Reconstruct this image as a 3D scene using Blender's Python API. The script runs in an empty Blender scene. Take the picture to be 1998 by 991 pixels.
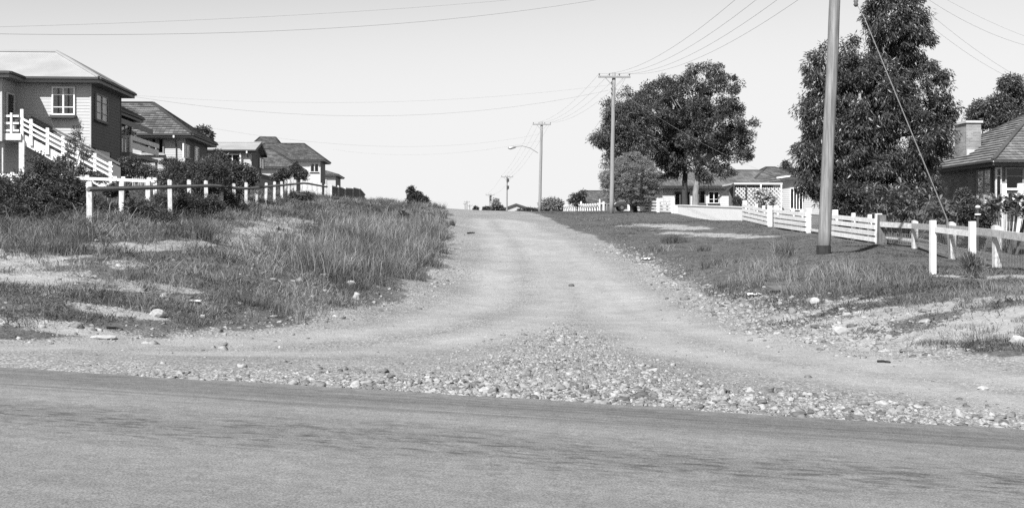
import bpy, math, random
import numpy as np
from mathutils import Vector
SC = bpy.context.scene; COL = SC.collection
R = math.radians
rng = np.random.default_rng(7); random.seed(7)

# ------------------------------------------------------------------ survey of the place
# Street runs along +Y, the camera stands on the main road at the origin, eye height 1.6 m.
F = 2142.; CX = 999.; HY = 465.; CAMZ = 1.6; YAW = math.atan(129 / F)
sa, ca = math.sin(YAW), math.cos(YAW)
def pin(px, py, D=None, X=None, Y=None):
    """a point surveyed from the photograph: its bearing and height angle plus a distance, or the street line / cross line it is on"""
    u = (px - CX) / F
    if X is not None: D = X / (sa + u * ca)
    elif Y is not None: D = Y / (ca - u * sa)
    return Vector((D * (sa + u * ca), D * (ca - u * sa), CAMZ - (py - HY) / F * D))
def V3(*a): return Vector(a)

# ------------------------------------------------------------------ materials (the photograph is black and white: every colour is a grey)
def nt(m):
    m.use_nodes = True
    return m.node_tree.nodes, m.node_tree.links, m.node_tree.nodes['Principled BSDF']
def node(ns, t, **kw):
    n = ns.new(t)
    for k, v in kw.items():
        if k in n.inputs.keys() and not hasattr(n, k): n.inputs[k].default_value = v
        else: setattr(n, k, v)
    return n
def grey(v): return (v, v, v, 1)
MATS = {}
def mat(name, val, rough=.75, var=.18, scale=4., bump=0., stretch=None, spec=.3, metal=0., island=0.):
    m = bpy.data.materials.new(name); ns, ls, b = nt(m)
    tc = ns.new('ShaderNodeTexCoord'); mp = ns.new('ShaderNodeMapping')
    if stretch: mp.inputs['Scale'].default_value = stretch
    ls.new(tc.outputs['Object'], mp.inputs['Vector'])
    n1 = ns.new('ShaderNodeTexNoise'); n1.inputs['Scale'].default_value = scale; n1.inputs['Detail'].default_value = 6; n1.inputs['Roughness'].default_value = .65
    ls.new(mp.outputs[0], n1.inputs['Vector'])
    mr = ns.new('ShaderNodeMapRange'); mr.inputs['From Min'].default_value = .3; mr.inputs['From Max'].default_value = .7
    mr.inputs['To Min'].default_value = val * (1 - var); mr.inputs['To Max'].default_value = val * (1 + var)
    ls.new(n1.outputs['Fac'], mr.inputs['Value'])
    out = mr.outputs[0]
    if island:
        g = ns.new('ShaderNodeNewGeometry')
        m2 = ns.new('ShaderNodeMapRange'); m2.inputs['To Min'].default_value = 1 - island; m2.inputs['To Max'].default_value = 1 + island
        ls.new(g.outputs['Random Per Island'], m2.inputs['Value'])
        mu = ns.new('ShaderNodeMath'); mu.operation = 'MULTIPLY'; ls.new(out, mu.inputs[0]); ls.new(m2.outputs[0], mu.inputs[1]); out = mu.outputs[0]
    ls.new(out, b.inputs['Base Color'])
    b.inputs['Roughness'].default_value = rough; b.inputs['Specular IOR Level'].default_value = spec; b.inputs['Metallic'].default_value = metal
    if bump:
        bp = ns.new('ShaderNodeBump'); bp.inputs['Strength'].default_value = .6; bp.inputs['Distance'].default_value = bump
        ls.new(n1.outputs['Fac'], bp.inputs['Height']); ls.new(bp.outputs[0], b.inputs['Normal'])
    MATS[name] = m
    return m
def leafmat(name, val, island=.35, trans=.25, rough=.45, spec=.4, patch=0.):
    """leaf faces: each leaf its own grey, some light through it"""
    m = bpy.data.materials.new(name); ns, ls, b = nt(m)
    g = ns.new('ShaderNodeNewGeometry'); mr = ns.new('ShaderNodeMapRange')
    mr.inputs['To Min'].default_value = val * (1 - island); mr.inputs['To Max'].default_value = val * (1 + island)
    ls.new(g.outputs['Random Per Island'], mr.inputs['Value'])
    col = mr.outputs[0]
    if patch:      # green and dried-off patches
        tc = ns.new('ShaderNodeTexCoord'); nz = ns.new('ShaderNodeTexNoise'); nz.inputs['Scale'].default_value = .55; nz.inputs['Detail'].default_value = 5; ls.new(tc.outputs['Object'], nz.inputs['Vector'])
        m2 = ns.new('ShaderNodeMapRange'); m2.inputs['From Min'].default_value = .36; m2.inputs['From Max'].default_value = .64; m2.inputs['To Min'].default_value = 1 - patch; m2.inputs['To Max'].default_value = 1 + patch * 1.3; ls.new(nz.outputs['Fac'], m2.inputs['Value'])
        mu = ns.new('ShaderNodeMath'); mu.operation = 'MULTIPLY'; ls.new(col, mu.inputs[0]); ls.new(m2.outputs[0], mu.inputs[1]); col = mu.outputs[0]
    ls.new(col, b.inputs['Base Color'])
    b.inputs['Roughness'].default_value = rough; b.inputs['Specular IOR Level'].default_value = spec
    t = ns.new('ShaderNodeBsdfTranslucent'); ls.new(col, t.inputs['Color'])
    mx = ns.new('ShaderNodeMixShader'); mx.inputs[0].default_value = trans
    ls.new(b.outputs[0], mx.inputs[1]); ls.new(t.outputs[0], mx.inputs[2]); ls.new(mx.outputs[0], ns['Material Output'].inputs['Surface'])
    MATS[name] = m
    return m
def tilemat(name, val, tw=.3, th=.33, var=.45, joint=.35):
    """terracotta / concrete tiles: courses in UV metres, each tile its own tone, lichen blotches"""
    m = bpy.data.materials.new(name); ns, ls, b = nt(m)
    uv = ns.new('ShaderNodeTexCoord')
    br = ns.new('ShaderNodeTexBrick'); br.inputs['Scale'].default_value = 1; br.inputs['Brick Width'].default_value = tw; br.inputs['Row Height'].default_value = th
    br.inputs['Mortar Size'].default_value = .012; br.inputs['Mortar Smooth'].default_value = .4
    br.inputs['Color1'].default_value = grey(val * (1 - var)); br.inputs['Color2'].default_value = grey(val * (1 + var)); br.inputs['Mortar'].default_value = grey(val * joint)
    ls.new(uv.outputs['UV'], br.inputs['Vector'])
    n1 = ns.new('ShaderNodeTexNoise'); n1.inputs['Scale'].default_value = .7; n1.inputs['Detail'].default_value = 7; ls.new(uv.outputs['Object'], n1.inputs['Vector'])
    mr = ns.new('ShaderNodeMapRange'); mr.inputs['From Min'].default_value = .3; mr.inputs['From Max'].default_value = .7; mr.inputs['To Min'].default_value = .7; mr.inputs['To Max'].default_value = 1.35
    ls.new(n1.outputs['Fac'], mr.inputs['Value'])
    mu = ns.new('ShaderNodeMix'); mu.data_type = 'RGBA'; mu.blend_type = 'MULTIPLY'; mu.inputs['Factor'].default_value = 1
    ls.new(br.outputs['Color'], mu.inputs[6]); ls.new(mr.outputs[0], mu.inputs[7]); ls.new(mu.outputs[2], b.inputs['Base Color'])
    bp = ns.new('ShaderNodeBump'); bp.inputs['Strength'].default_value = .8; bp.inputs['Distance'].default_value = .02
    bp.invert = True; ls.new(br.outputs['Fac'], bp.inputs['Height']); ls.new(bp.outputs[0], b.inputs['Normal'])
    b.inputs['Roughness'].default_value = .85
    MATS[name] = m
    return m
def corrmat(name, val):
    """corrugated sheet: ribs down the slope (UV u across), faint sheet laps and weathering"""
    m = bpy.data.materials.new(name); ns, ls, b = nt(m)
    uv = ns.new('ShaderNodeTexCoord'); w = ns.new('ShaderNodeTexWave'); w.bands_direction = 'X'; w.inputs['Scale'].default_value = 3.2
    ls.new(uv.outputs['UV'], w.inputs['Vector'])
    bp = ns.new('ShaderNodeBump'); bp.inputs['Strength'].default_value = .5; bp.inputs['Distance'].default_value = .015
    ls.new(w.outputs['Fac'], bp.inputs['Height']); ls.new(bp.outputs[0], b.inputs['Normal'])
    n1 = ns.new('ShaderNodeTexNoise'); n1.inputs['Scale'].default_value = .8; n1.inputs['Detail'].default_value = 5; ls.new(uv.outputs['Object'], n1.inputs['Vector'])
    mr = ns.new('ShaderNodeMapRange'); mr.inputs['From Min'].default_value = .3; mr.inputs['From Max'].default_value = .7; mr.inputs['To Min'].default_value = val * .86; mr.inputs['To Max'].default_value = val * 1.08
    ls.new(n1.outputs['Fac'], mr.inputs['Value']); ls.new(mr.outputs[0], b.inputs['Base Color'])
    b.inputs['Roughness'].default_value = .5
    MATS[name] = m
    return m
def glassmat(name):
    m = bpy.data.materials.new(name); ns, ls, b = nt(m)
    t = ns.new('ShaderNodeBsdfTransparent'); t.inputs['Color'].default_value = grey(.72)
    gl = ns.new('ShaderNodeBsdfGlossy'); gl.inputs['Roughness'].default_value = .03; gl.inputs['Color'].default_value = grey(.9)
    fr = ns.new('ShaderNodeFresnel'); fr.inputs['IOR'].default_value = 1.5
    mx = ns.new('ShaderNodeMixShader'); ls.new(fr.outputs[0], mx.inputs[0]); ls.new(t.outputs[0], mx.inputs[1]); ls.new(gl.outputs[0], mx.inputs[2])
    ls.new(mx.outputs[0], ns['Material Output'].inputs['Surface'])
    MATS[name] = m
    return m

mat('white_paint', .72, .55, .16, 7, stretch=(1, 1, .4)); mat('aged_white', .52, .7, .3, 9)
mat('flaking_white', .5, .8, .35, 14, stretch=(1, 1, .5))
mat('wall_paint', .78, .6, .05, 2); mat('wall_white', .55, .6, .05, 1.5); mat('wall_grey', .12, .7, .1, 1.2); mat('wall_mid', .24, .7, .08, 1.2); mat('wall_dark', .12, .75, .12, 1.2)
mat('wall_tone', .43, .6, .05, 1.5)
mat('trim_dark', .06, .6, .15); mat('trim_grey', .2, .6, .1); mat('soffit', .15, .7, .08); mat('dark_void', .02, .9, .1)
mat('curtain', .62, .9, .25, 9, stretch=(6, 6, .2)); mat('room_dark', .03, .9, .1)
mat('pole_wood', .2, .9, .5, 6, .02, stretch=(2.6, 2.6, .14)); mat('pole_pale', .25, .9, .25, 5, .01, stretch=(9, 9, .35)); mat('pole_tar', .03, .8, .4, 12)
mat('old_timber', .14, .9, .45, 6, .01, stretch=(4, 4, .6)); mat('palings', .13, .9, .35, 5, .01, stretch=(6, 6, .5))
mat('porcelain', .12, .25, .05); mat('wire', .28, .5, .05); mat('steel', .45, .4, .1, metal=.6)
mat('bark_dark', .05, .95, .4, 8, .03, stretch=(3, 3, .6)); mat('bark_pale', .22, .9, .35, 5, .02, stretch=(2, 2, .5))
mat('stem', .14, .9, .3); mat('fabric_pale', .55, .95, .15, 8); mat('fabric_dark', .08, .95, .2, 8)
mat('car_paint', .05, .25, .05, spec=.6); mat('rubber', .02, .8, .1); mat('chrome', .6, .2, .05, metal=1)
mat('paper', .8, .8, .08); mat('rock_pale', .38, .9, .3, 6, .02); mat('rock_dark', .1, .9, .4, 8, .02)
mat('stones', .22, .95, .3, 30, .004, island=.6); mat('concrete', .5, .85, .12, 3)
corrmat('roof_iron', .33); tilemat('tiles', .115); tilemat('tiles_pale', .17, var=.3); tilemat('tiles_dark', .085)
tilemat('brick', .14, .24, .086, .3, 1.7); tilemat('brick_chimney', .22, .24, .086, .25, 1.5)
glassmat('glass')
leafmat('leaf_gum', .075, .5, .2); leafmat('leaf_big', .064, .55, .18, .4, .45); leafmat('leaf_soft', .25, .35, .3, .7, .2); leafmat('leaf_shrub', .07, .5, .25, .6)
leafmat('leaf_broad', .16, .35, .22, .35, .5); leafmat('leaf_weed', .05, .4, .2); leafmat('grass_short', .15, .6, .3, .8, .15, patch=.5); leafmat('grass_tall', .2, .7, .35, .8, .15, patch=.4)
leafmat('grass_lawn', .108, .5, .3, .8, .15, patch=.35); leafmat('straw', .24, .5, .25, .85, .1, patch=.3); leafmat('flowers', .6, .2, .2, .8)

# ------------------------------------------------------------------ building helpers
def origin(o):
    v = Vector((0, 0, 0))
    while o is not None: v += o.location; o = o.parent
    return v
def tag(o, label=None, cat=None, group=None, kind=None):
    for k, v in (('label', label), ('category', cat), ('group', group), ('kind', kind)):
        if v: o[k] = v
    return o
def thing(name, label, cat, loc, group=None):
    o = bpy.data.objects.new(name, None); COL.objects.link(o); o.location = loc; o.empty_display_size = .3
    return tag(o, label, cat, group)
Z = Vector((0, 0, 1))
class MB:
    def __init__(s): s.v = []; s.f = []; s.uv = []
    def quad(s, pts, uv=None):
        i = len(s.v); s.v += [tuple(p) for p in pts]; s.f.append(list(range(i, i + len(pts)))); s.uv.append(uv); return s
    def obox(s, c, ax, ay, az):
        i = len(s.v)
        for sx in (-1, 1):
            for sy in (-1, 1):
                for sz in (-1, 1): s.v.append(tuple(c + ax * sx + ay * sy + az * sz))
        for f in ((0, 1, 3, 2), (4, 6, 7, 5), (0, 4, 5, 1), (2, 3, 7, 6), (0, 2, 6, 4), (1, 5, 7, 3)):
            s.f.append([i + k for k in f]); s.uv.append(None)
        return s
    def box(s, x0, x1, y0, y1, z0, z1):
        return s.obox(V3((x0 + x1) / 2, (y0 + y1) / 2, (z0 + z1) / 2), V3((x1 - x0) / 2, 0, 0), V3(0, (y1 - y0) / 2, 0), V3(0, 0, (z1 - z0) / 2))
    def bar(s, p, q, w, h):
        """beam of width w (sideways) and height h, centred on p-q"""
        p, q = Vector(p), Vector(q); d = q - p; n = d.normalized()
        sd = n.cross(Z)
        sd = sd.normalized() if sd.length > 1e-4 else V3(1, 0, 0)
        return s.obox((p + q) / 2, d / 2, sd * w / 2, sd.cross(n).normalized() * h / 2)
    def path(s, pts, rad, n=8):
        pts = [Vector(p) for p in pts]; rings = []
        for k, p in enumerate(pts):
            d = (pts[min(k + 1, len(pts) - 1)] - pts[max(k - 1, 0)]).normalized()
            a = d.cross(V3(.31, .83, .12)); a = a.normalized() if a.length > 1e-3 else V3(1, 0, 0)
            b = d.cross(a).normalized(); i = len(s.v); r = rad[k] if hasattr(rad, '__len__') else rad
            for j in range(n):
                t = 2 * math.pi * j / n; s.v.append(tuple(p + a * math.cos(t) * r + b * math.sin(t) * r))
            rings.append(i)
        for a, b in zip(rings, rings[1:]):
            for j in range(n):
                s.f.append([a + j, a + (j + 1) % n, b + (j + 1) % n, b + j]); s.uv.append(None)
        s.f.append([rings[0] + j for j in range(n)][::-1]); s.uv.append(None)
        s.f.append([rings[-1] + j for j in range(n)]); s.uv.append(None)
        return s
    def prism(s, poly, vec):
        poly = [Vector(p) for p in poly]; vec = Vector(vec); i = len(s.v); n = len(poly)
        s.v += [tuple(p) for p in poly] + [tuple(p + vec) for p in poly]
        s.f.append([i + k for k in range(n)][::-1]); s.uv.append(None)
        s.f.append([i + n + k for k in range(n)]); s.uv.append(None)
        for k in range(n):
            s.f.append([i + k, i + (k + 1) % n, i + n + (k + 1) % n, i + n + k]); s.uv.append(None)
        return s
    def blob(s, c, r, seed=0, jit=.15, sub=2):
        """a rounded lump, irregular"""
        import bmesh
        bm = bmesh.new(); bmesh.ops.create_icosphere(bm, subdivisions=sub, radius=1); rr = random.Random(seed); i = len(s.v)
        for v in bm.verts:
            k = 1 + rr.uniform(-jit, jit); s.v.append((c[0] + v.co.x * r[0] * k, c[1] + v.co.y * r[1] * k, c[2] + v.co.z * r[2] * k))
        for f in bm.faces: s.f.append([i + v.index for v in f.verts]); s.uv.append(None)
        bm.free(); return s
    def build(s, name, m, parent=None, smooth=False, bevel=0.):
        me = bpy.data.meshes.new(name); o3 = origin(parent) if parent else Vector((0, 0, 0))
        me.from_pydata([(a - o3.x, b - o3.y, c - o3.z) for a, b, c in s.v], [], s.f)
        if any(u is not None for u in s.uv):
            lay = me.uv_layers.new(name='UVMap'); k = 0
            for f, u in zip(s.f, s.uv):
                for j in range(len(f)):
                    lay.data[k].uv = u[j] if u else (0, 0); k += 1
        me.materials.append(MATS[m] if isinstance(m, str) else m)
        if smooth: me.polygons.foreach_set('use_smooth', [True] * len(me.polygons))
        me.update(); o = bpy.data.objects.new(name, me); COL.objects.link(o)
        if parent: o.parent = parent
        if bevel:
            md = o.modifiers.new('bevel', 'BEVEL'); md.width = bevel; md.segments = 2; md.limit_method = 'ANGLE'
        return o
def np_obj(name, V, Fc, m, parent=None, smooth=False):
    """a mesh straight from arrays; V (n,3), Fc (k, 3 or 4) or a list of such arrays"""
    o3 = np.array(origin(parent)) if parent else np.zeros(3)
    V = (np.asarray(V, float) - o3).astype(np.float32); Fs = Fc if isinstance(Fc, list) else [Fc]
    me = bpy.data.meshes.new(name); nl = sum(f.size for f in Fs); npoly = sum(len(f) for f in Fs)
    me.vertices.add(len(V)); me.vertices.foreach_set('co', V.ravel())
    me.loops.add(nl); me.loops.foreach_set('vertex_index', np.concatenate([f.ravel() for f in Fs]).astype(np.int32))
    tot = np.concatenate([np.full(len(f), f.shape[1]) for f in Fs]); st = np.concatenate([[0], np.cumsum(tot)[:-1]])
    me.polygons.add(npoly); me.polygons.foreach_set('loop_start', st.astype(np.int32))
    if smooth: me.polygons.foreach_set('use_smooth', np.ones(npoly, bool))
    me.materials.append(MATS[m] if isinstance(m, str) else m)
    me.update(calc_edges=True); me.validate()
    o = bpy.data.objects.new(name, me); COL.objects.link(o)
    if parent: o.parent = parent
    return o

# ------------------------------------------------------------------ the lie of the land
SEAL_L = pin(0, 715, D=12.2); SEAL_R = pin(1998, 840, D=9.9)
sd_dir = Vector((SEAL_R.x - SEAL_L.x, SEAL_R.y - SEAL_L.y, 0)).normalized(); sd_nrm = Vector((-sd_dir.y, sd_dir.x, 0))   # along the seal, and away from the camera
def seal_z(x, y): return SEAL_L.z + (SEAL_R.z - SEAL_L.z) * ((x - SEAL_L.x) * sd_dir.x + (y - SEAL_L.y) * sd_dir.y) / (Vector((SEAL_R.x - SEAL_L.x, SEAL_R.y - SEAL_L.y)).length)
EDGE_L = [(-500, 664, 15.2), (0, 662, 16), (300, 655, 17.5), (500, 640, 19.3), (640, 622, 21.5), (740, 598, 25), (850, 556, 33), (878, 500, 41), (880, 470, 48), (878, 440, 62), (872, 418, 80), (869, 410, 92)]
EDGE_R = [(1052, 417, 82), (1094, 437, 67), (1148, 456, 54), (1250, 508, 39.5), (1340, 561, 32), (1400, 592, 27), (1500, 642, 21), (1700, 683, 17), (1998, 704, 14.6), (2500, 730, 12.5)]
CTRL = EDGE_L + EDGE_R + [
    # left verge and bank, fence line, yards
    (239, 432, 30), (177, 436, 27.2), (334, 418, 35.5), (480, 402, 48), (600, 386, 70), (700, 388, 110), (0, 440, 29), (-300, 445, 27),
    (0, 500, 22.5), (200, 478, 25), (430, 455, 33), (600, 432, 46), (0, 600, 17.5), (300, 590, 19.5), (500, 560, 23), (650, 590, 23), (700, 520, 29), (780, 470, 40), (820, 520, 34), (640, 480, 34),
    (700, 420, 56), (800, 412, 62), (780, 398, 88), (840, 408, 92), (845, 455, 50),
    # road crown
    (960, 470, 47), (1040, 540, 33), (1000, 430, 66), (960, 412, 90), (1000, 620, 22), (1150, 660, 19), (900, 650, 19.5), (1000, 412, 100),
    # right verge, lawn, fence line
    (1606, 492, 33), (1948, 526, 29), (1860, 506, 35), (1787, 490, 38.5), (1720, 478, 41), (1578, 455, 49), (1450, 431, 60), (1318, 417, 78), (1240, 412, 94), (1190, 411, 109),
    (1820, 535, 24.5), (1897, 546, 23.2), (1600, 560, 25), (1700, 540, 26), (1450, 520, 33), (1350, 460, 52), (1250, 440, 62), (1998, 610, 17.5), (1800, 600, 19.5), (1600, 610, 20.5), (1400, 560, 28), (1280, 480, 46), (1150, 428, 72), (1120, 416, 90)]
cp = [(*pin(a, b, D=c),) for a, b, c in CTRL]
for t in np.linspace(-14, 24, 11):                                   # the sealed road and its edge
    for off in (.5, -4, -9):
        q = SEAL_L + sd_dir * t + sd_nrm * off; cp.append((q.x, q.y, seal_z(q.x, q.y) + (.05 if off > 0 else 0)))
for x, y, z in [(-19, 55, 3.9), (-19, 73, 4.6), (-19, 98, 5.4), (-19, 125, 6), (-19, 154, 6.5), (-19, 190, 7), (-30, 57, 4.6), (-30, 100, 6), (-40, 30, 3), (-20, 40, 2.9), (-20, 30, 2.2),
                (4, 115, 4.0), (4, 136, 4.4), (4, 200, 5.3), (4, 280, 6.2), (12, 136, 4.75), (12, 195, 5.8), (12, 260, 6.6), (-8, 150, 5.6), (-8, 220, 6.2), (17, 150, 5.0), (22, 105, 4.1), (27, 60, 2.1),
                (30, 40, 1.2), (40, 100, 4.2), (40, 60, 2.4), (22, 75, 3.1), (24, 50, 1.7), (30, 200, 6), (-60, 60, 6), (60, 60, 3), (-60, 200, 8), (60, 200, 7), (-60, 300, 8), (60, 300, 8), (0, 300, 6.5), (-60, 0, 1.5), (60, 0, -1.5), (-25, 16, 1.), (25, 16, .1), (40, 20, .2)]:
    cp.append((x, y, z))
cp = np.array(cp); S0 = 20.
def _phi(r2): return np.where(r2 > 1e-12, r2 * np.log(r2 + 1e-12), 0) * .5
_P = cp[:, :2] / S0; _n = len(cp)
_K = _phi(((_P[:, None] - _P[None]) ** 2).sum(-1)) + np.eye(_n) * .006
_B = np.c_[np.ones(_n), _P]
_w = np.linalg.solve(np.block([[_K, _B], [_B.T, np.zeros((3, 3))]]), np.r_[cp[:, 2], np.zeros(3)])
def vnoise(x, y, sc, seed=0):
    x = np.asarray(x, float) / sc; y = np.asarray(y, float) / sc; xi = np.floor(x); yi = np.floor(y); fx = x - xi; fy = y - yi
    fx = fx * fx * (3 - 2 * fx); fy = fy * fy * (3 - 2 * fy)
    def h(a, b):
        s = np.sin(a * 127.1 + b * 311.7 + seed * 74.7) * 43758.5453; return s - np.floor(s)
    return (h(xi, yi) * (1 - fx) + h(xi + 1, yi) * fx) * (1 - fy) + (h(xi, yi + 1) * (1 - fx) + h(xi + 1, yi + 1) * fx) * fy
def tps(x, y):
    x = np.atleast_1d(np.asarray(x, float)).ravel(); y = np.atleast_1d(np.asarray(y, float)).ravel(); out = np.empty(len(x))
    for i in range(0, len(x), 20000):
        q = np.c_[np.clip(x[i:i + 20000], -60, 60), np.clip(y[i:i + 20000], -3, 300)] / S0
        out[i:i + 20000] = _phi(((q[:, None] - _P[None]) ** 2).sum(-1)) @ _w[:_n] + np.c_[np.ones(len(q)), q] @ _w[_n:]
    return out
def xy(lst): return np.array([(pin(a, b, D=c).x, pin(a, b, D=c).y) for a, b, c in lst])
EL, ER = xy(EDGE_L), xy(EDGE_R)
_sr = SEAL_L + sd_dir * 40; _sl = SEAL_L - sd_dir * 25
EL = np.vstack([[(_sl.x, _sl.y + 3.2)], EL, [(0., 115)], [(0., 320)]]); ER = np.vstack([[(7., 320)], [(7., 115)], ER, [(_sr.x, _sr.y + 4)]])
ROAD = np.vstack([EL, ER, [(_sr.x, _sr.y)], [(_sl.x, _sl.y)]])
def seg_d(x, y, poly, closed=False):
    P = np.asarray(poly, float); Q = np.roll(P, -1, 0) if closed else P[1:]; P = P if closed else P[:-1]; d = np.full(len(x), 1e9)
    for (ax, ay), (bx, by) in zip(P, Q):
        vx, vy = bx - ax, by - ay; t = np.clip(((x - ax) * vx + (y - ay) * vy) / (vx * vx + vy * vy + 1e-12), 0, 1)
        d = np.minimum(d, np.hypot(x - ax - t * vx, y - ay - t * vy))
    return d
def inside(x, y, poly):
    r = np.zeros(len(x), bool); n = len(poly); j = n - 1
    for i in range(n):
        xi, yi = poly[i]; xj, yj = poly[j]
        r ^= ((yi > y) != (yj > y)) & (x < (xj - xi) * (y - yi) / (yj - yi + 1e-12) + xi); j = i
    return r
def road_sd(x, y):
    d = np.minimum(seg_d(x, y, EL), seg_d(x, y, ER)); return np.where(inside(x, y, ROAD), -d, d)
def ground(x, y):
    """height of the ground; arrays in, array out"""
    x = np.atleast_1d(np.asarray(x, float)).ravel(); y = np.atleast_1d(np.asarray(y, float)).ravel()
    z = tps(x, y); sd = road_sd(x, y); rough = np.clip(sd / 1.2 + .35, .12, 1) * np.clip((70 - y) / 30, .15, 1) * np.where((x > 5) & (y > 24), np.clip(1 - (y - 24) / 6, .12, 1), 1)
    z += rough * ((vnoise(x, y, 1.7, 1) - .5) * .13 + (vnoise(x, y, .6, 2) - .5) * .07 + (vnoise(x, y, .22, 3) - .5) * .035)
    s = (x - SEAL_L.x) * sd_nrm.x + (y - SEAL_L.y) * sd_nrm.y                # under the seal the formation is a little lower
    k = np.clip((.9 - s) / 1.2, 0, 1); z = z * (1 - k) + (seal_z(x, y) - .07) * k
    return z
def gz(x, y): return float(ground(x, y)[0])
def hit(px, py):
    """where the line of sight through a point of the photograph meets the ground"""
    Ds = np.geomspace(6, 140, 500); p = np.array([pin(px, py, D=d) for d in Ds]); g = tps(p[:, 0], p[:, 1]); k = np.argmax(p[:, 2] <= g)
    return p[k] if (p[:, 2] <= g).any() else p[-1]
SUN_E, SKY_P, SKY_K, EXPO = 5.0, .02, 5.6, 0.68
# ------------------------------------------------------------------ ground sheet
BARE_LINES = [([(-200, 505), (0, 497), (120, 492), (300, 483), (390, 476)], .4), ([(430, 470), (480, 458), (540, 447), (600, 434)], .95), ([(1245, 438), (1300, 441), (1340, 447)], 1.1), ([(1330, 455), (1400, 459), (1470, 463)], 1.0)]
BARE_SPOTS = [(40, 505, 1.5, 1.3), (70, 545, 1.7, .9), (345, 568, .6, .3), (735, 497, .55, .7), (1930, 630, 2.6, .9), (1740, 615, 2.0, .7), (1560, 612, 1.5, .6), (1640, 640, 2.2, .6), (1850, 665, 1.5, .5), (1980, 725, 2., .9), (1990, 540, 1.6, 1.0), (40, 690, 2.5, .9), (240, 620, .8, .25), (160, 650, 1.2, .3), (870, 480, .35, 2.5)]
BL = [(np.array([hit(a, b)[:2] for a, b in l]), w) for l, w in BARE_LINES]; BS = [(*hit(a, b)[:2], c, d) for a, b, c, d in BARE_SPOTS]
def bare(x, y):
    m = np.zeros(len(x))
    wob = (vnoise(x, y, 1.1, 11) - .5) * 1.0 + (vnoise(x, y, .35, 12) - .5) * .9 + (vnoise(x, y, .12, 13) - .5) * .5
    for l, w in BL: m = np.maximum(m, np.clip((w - seg_d(x, y, l)) / w + .5 + wob, 0, 1))
    for cx_, cy_, a, b in BS: m = np.maximum(m, np.clip(1.4 - np.hypot((x - cx_) / a, (y - cy_) / b) + wob, 0, 1))
    return np.where(y > 1, m * np.where((x > 5) & (y > 34), .72, 1), 0)

def steps(lo, hi, f):
    o = [lo]
    while o[-1] < hi: o.append(o[-1] + f(o[-1]))
    return np.array(o)
gx = np.concatenate([[-2500, -900, -350, -160, -90], steps(-60, -13, lambda v: .25 + .02 * max(0, -13 - v)), steps(-12.7, 15, lambda v: .13), steps(15.3, 60, lambda v: .25 + .02 * (v - 15)), [95, 170, 350, 900, 2500]])
gy = np.concatenate([[-2500, -600, -150, -40, -12, -3, 2, 5, 7], steps(8, 130, lambda v: max(.085, .0062 * v)), steps(132, 300, lambda v: 5.), [340, 420, 600, 1000, 2600]])
GX, GY = np.meshgrid(gx, gy); gxr, gyr = GX.ravel(), GY.ravel()
gzv = ground(gxr, gyr)
nx, ny = len(gx), len(gy)
ii = (np.arange(ny - 1)[:, None] * nx + np.arange(nx - 1)[None]).ravel()
quads = np.c_[ii, ii + 1, ii + nx + 1, ii + nx]
fcx = gxr[quads].mean(1); fcy = gyr[quads].mean(1)
rsd = road_sd(gxr, gyr)
wob = (vnoise(gxr, gyr, 1.1, 21) - .5) * .9 + (vnoise(gxr, gyr, .35, 22) - .5) * .6
gravel = np.clip(.5 - (rsd + wob * .8) / .7, 0, 1)
soil = bare(gxr, gyr)
# compacted wheel paths through the junction, smoother and paler than the loose stone between them
def curve(pts): return np.array([hit(a, b)[:2] for a, b in pts])
TRK = [curve([(940, 430), (985, 500), (960, 580), (800, 640), (500, 665), (200, 675), (0, 680)]), curve([(1020, 435), (1120, 500), (1210, 570), (1330, 640), (1600, 700), (1998, 745)]), curve([(985, 430), (1060, 510), (1090, 590), (1020, 640), (700, 690), (300, 690)]), curve([(1000, 430), (1080, 500), (1180, 600), (1300, 680), (1700, 745), (1998, 790)])]
track = np.zeros(len(gxr))
near = (gyr > 5) & (gyr < 130)
for t in TRK:
    track[near] = np.maximum(track[near], np.clip(1.25 - seg_d(gxr[near], gyr[near], t) / .75, 0, 1))
rm = inside(fcx, fcy, ROAD)
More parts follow.
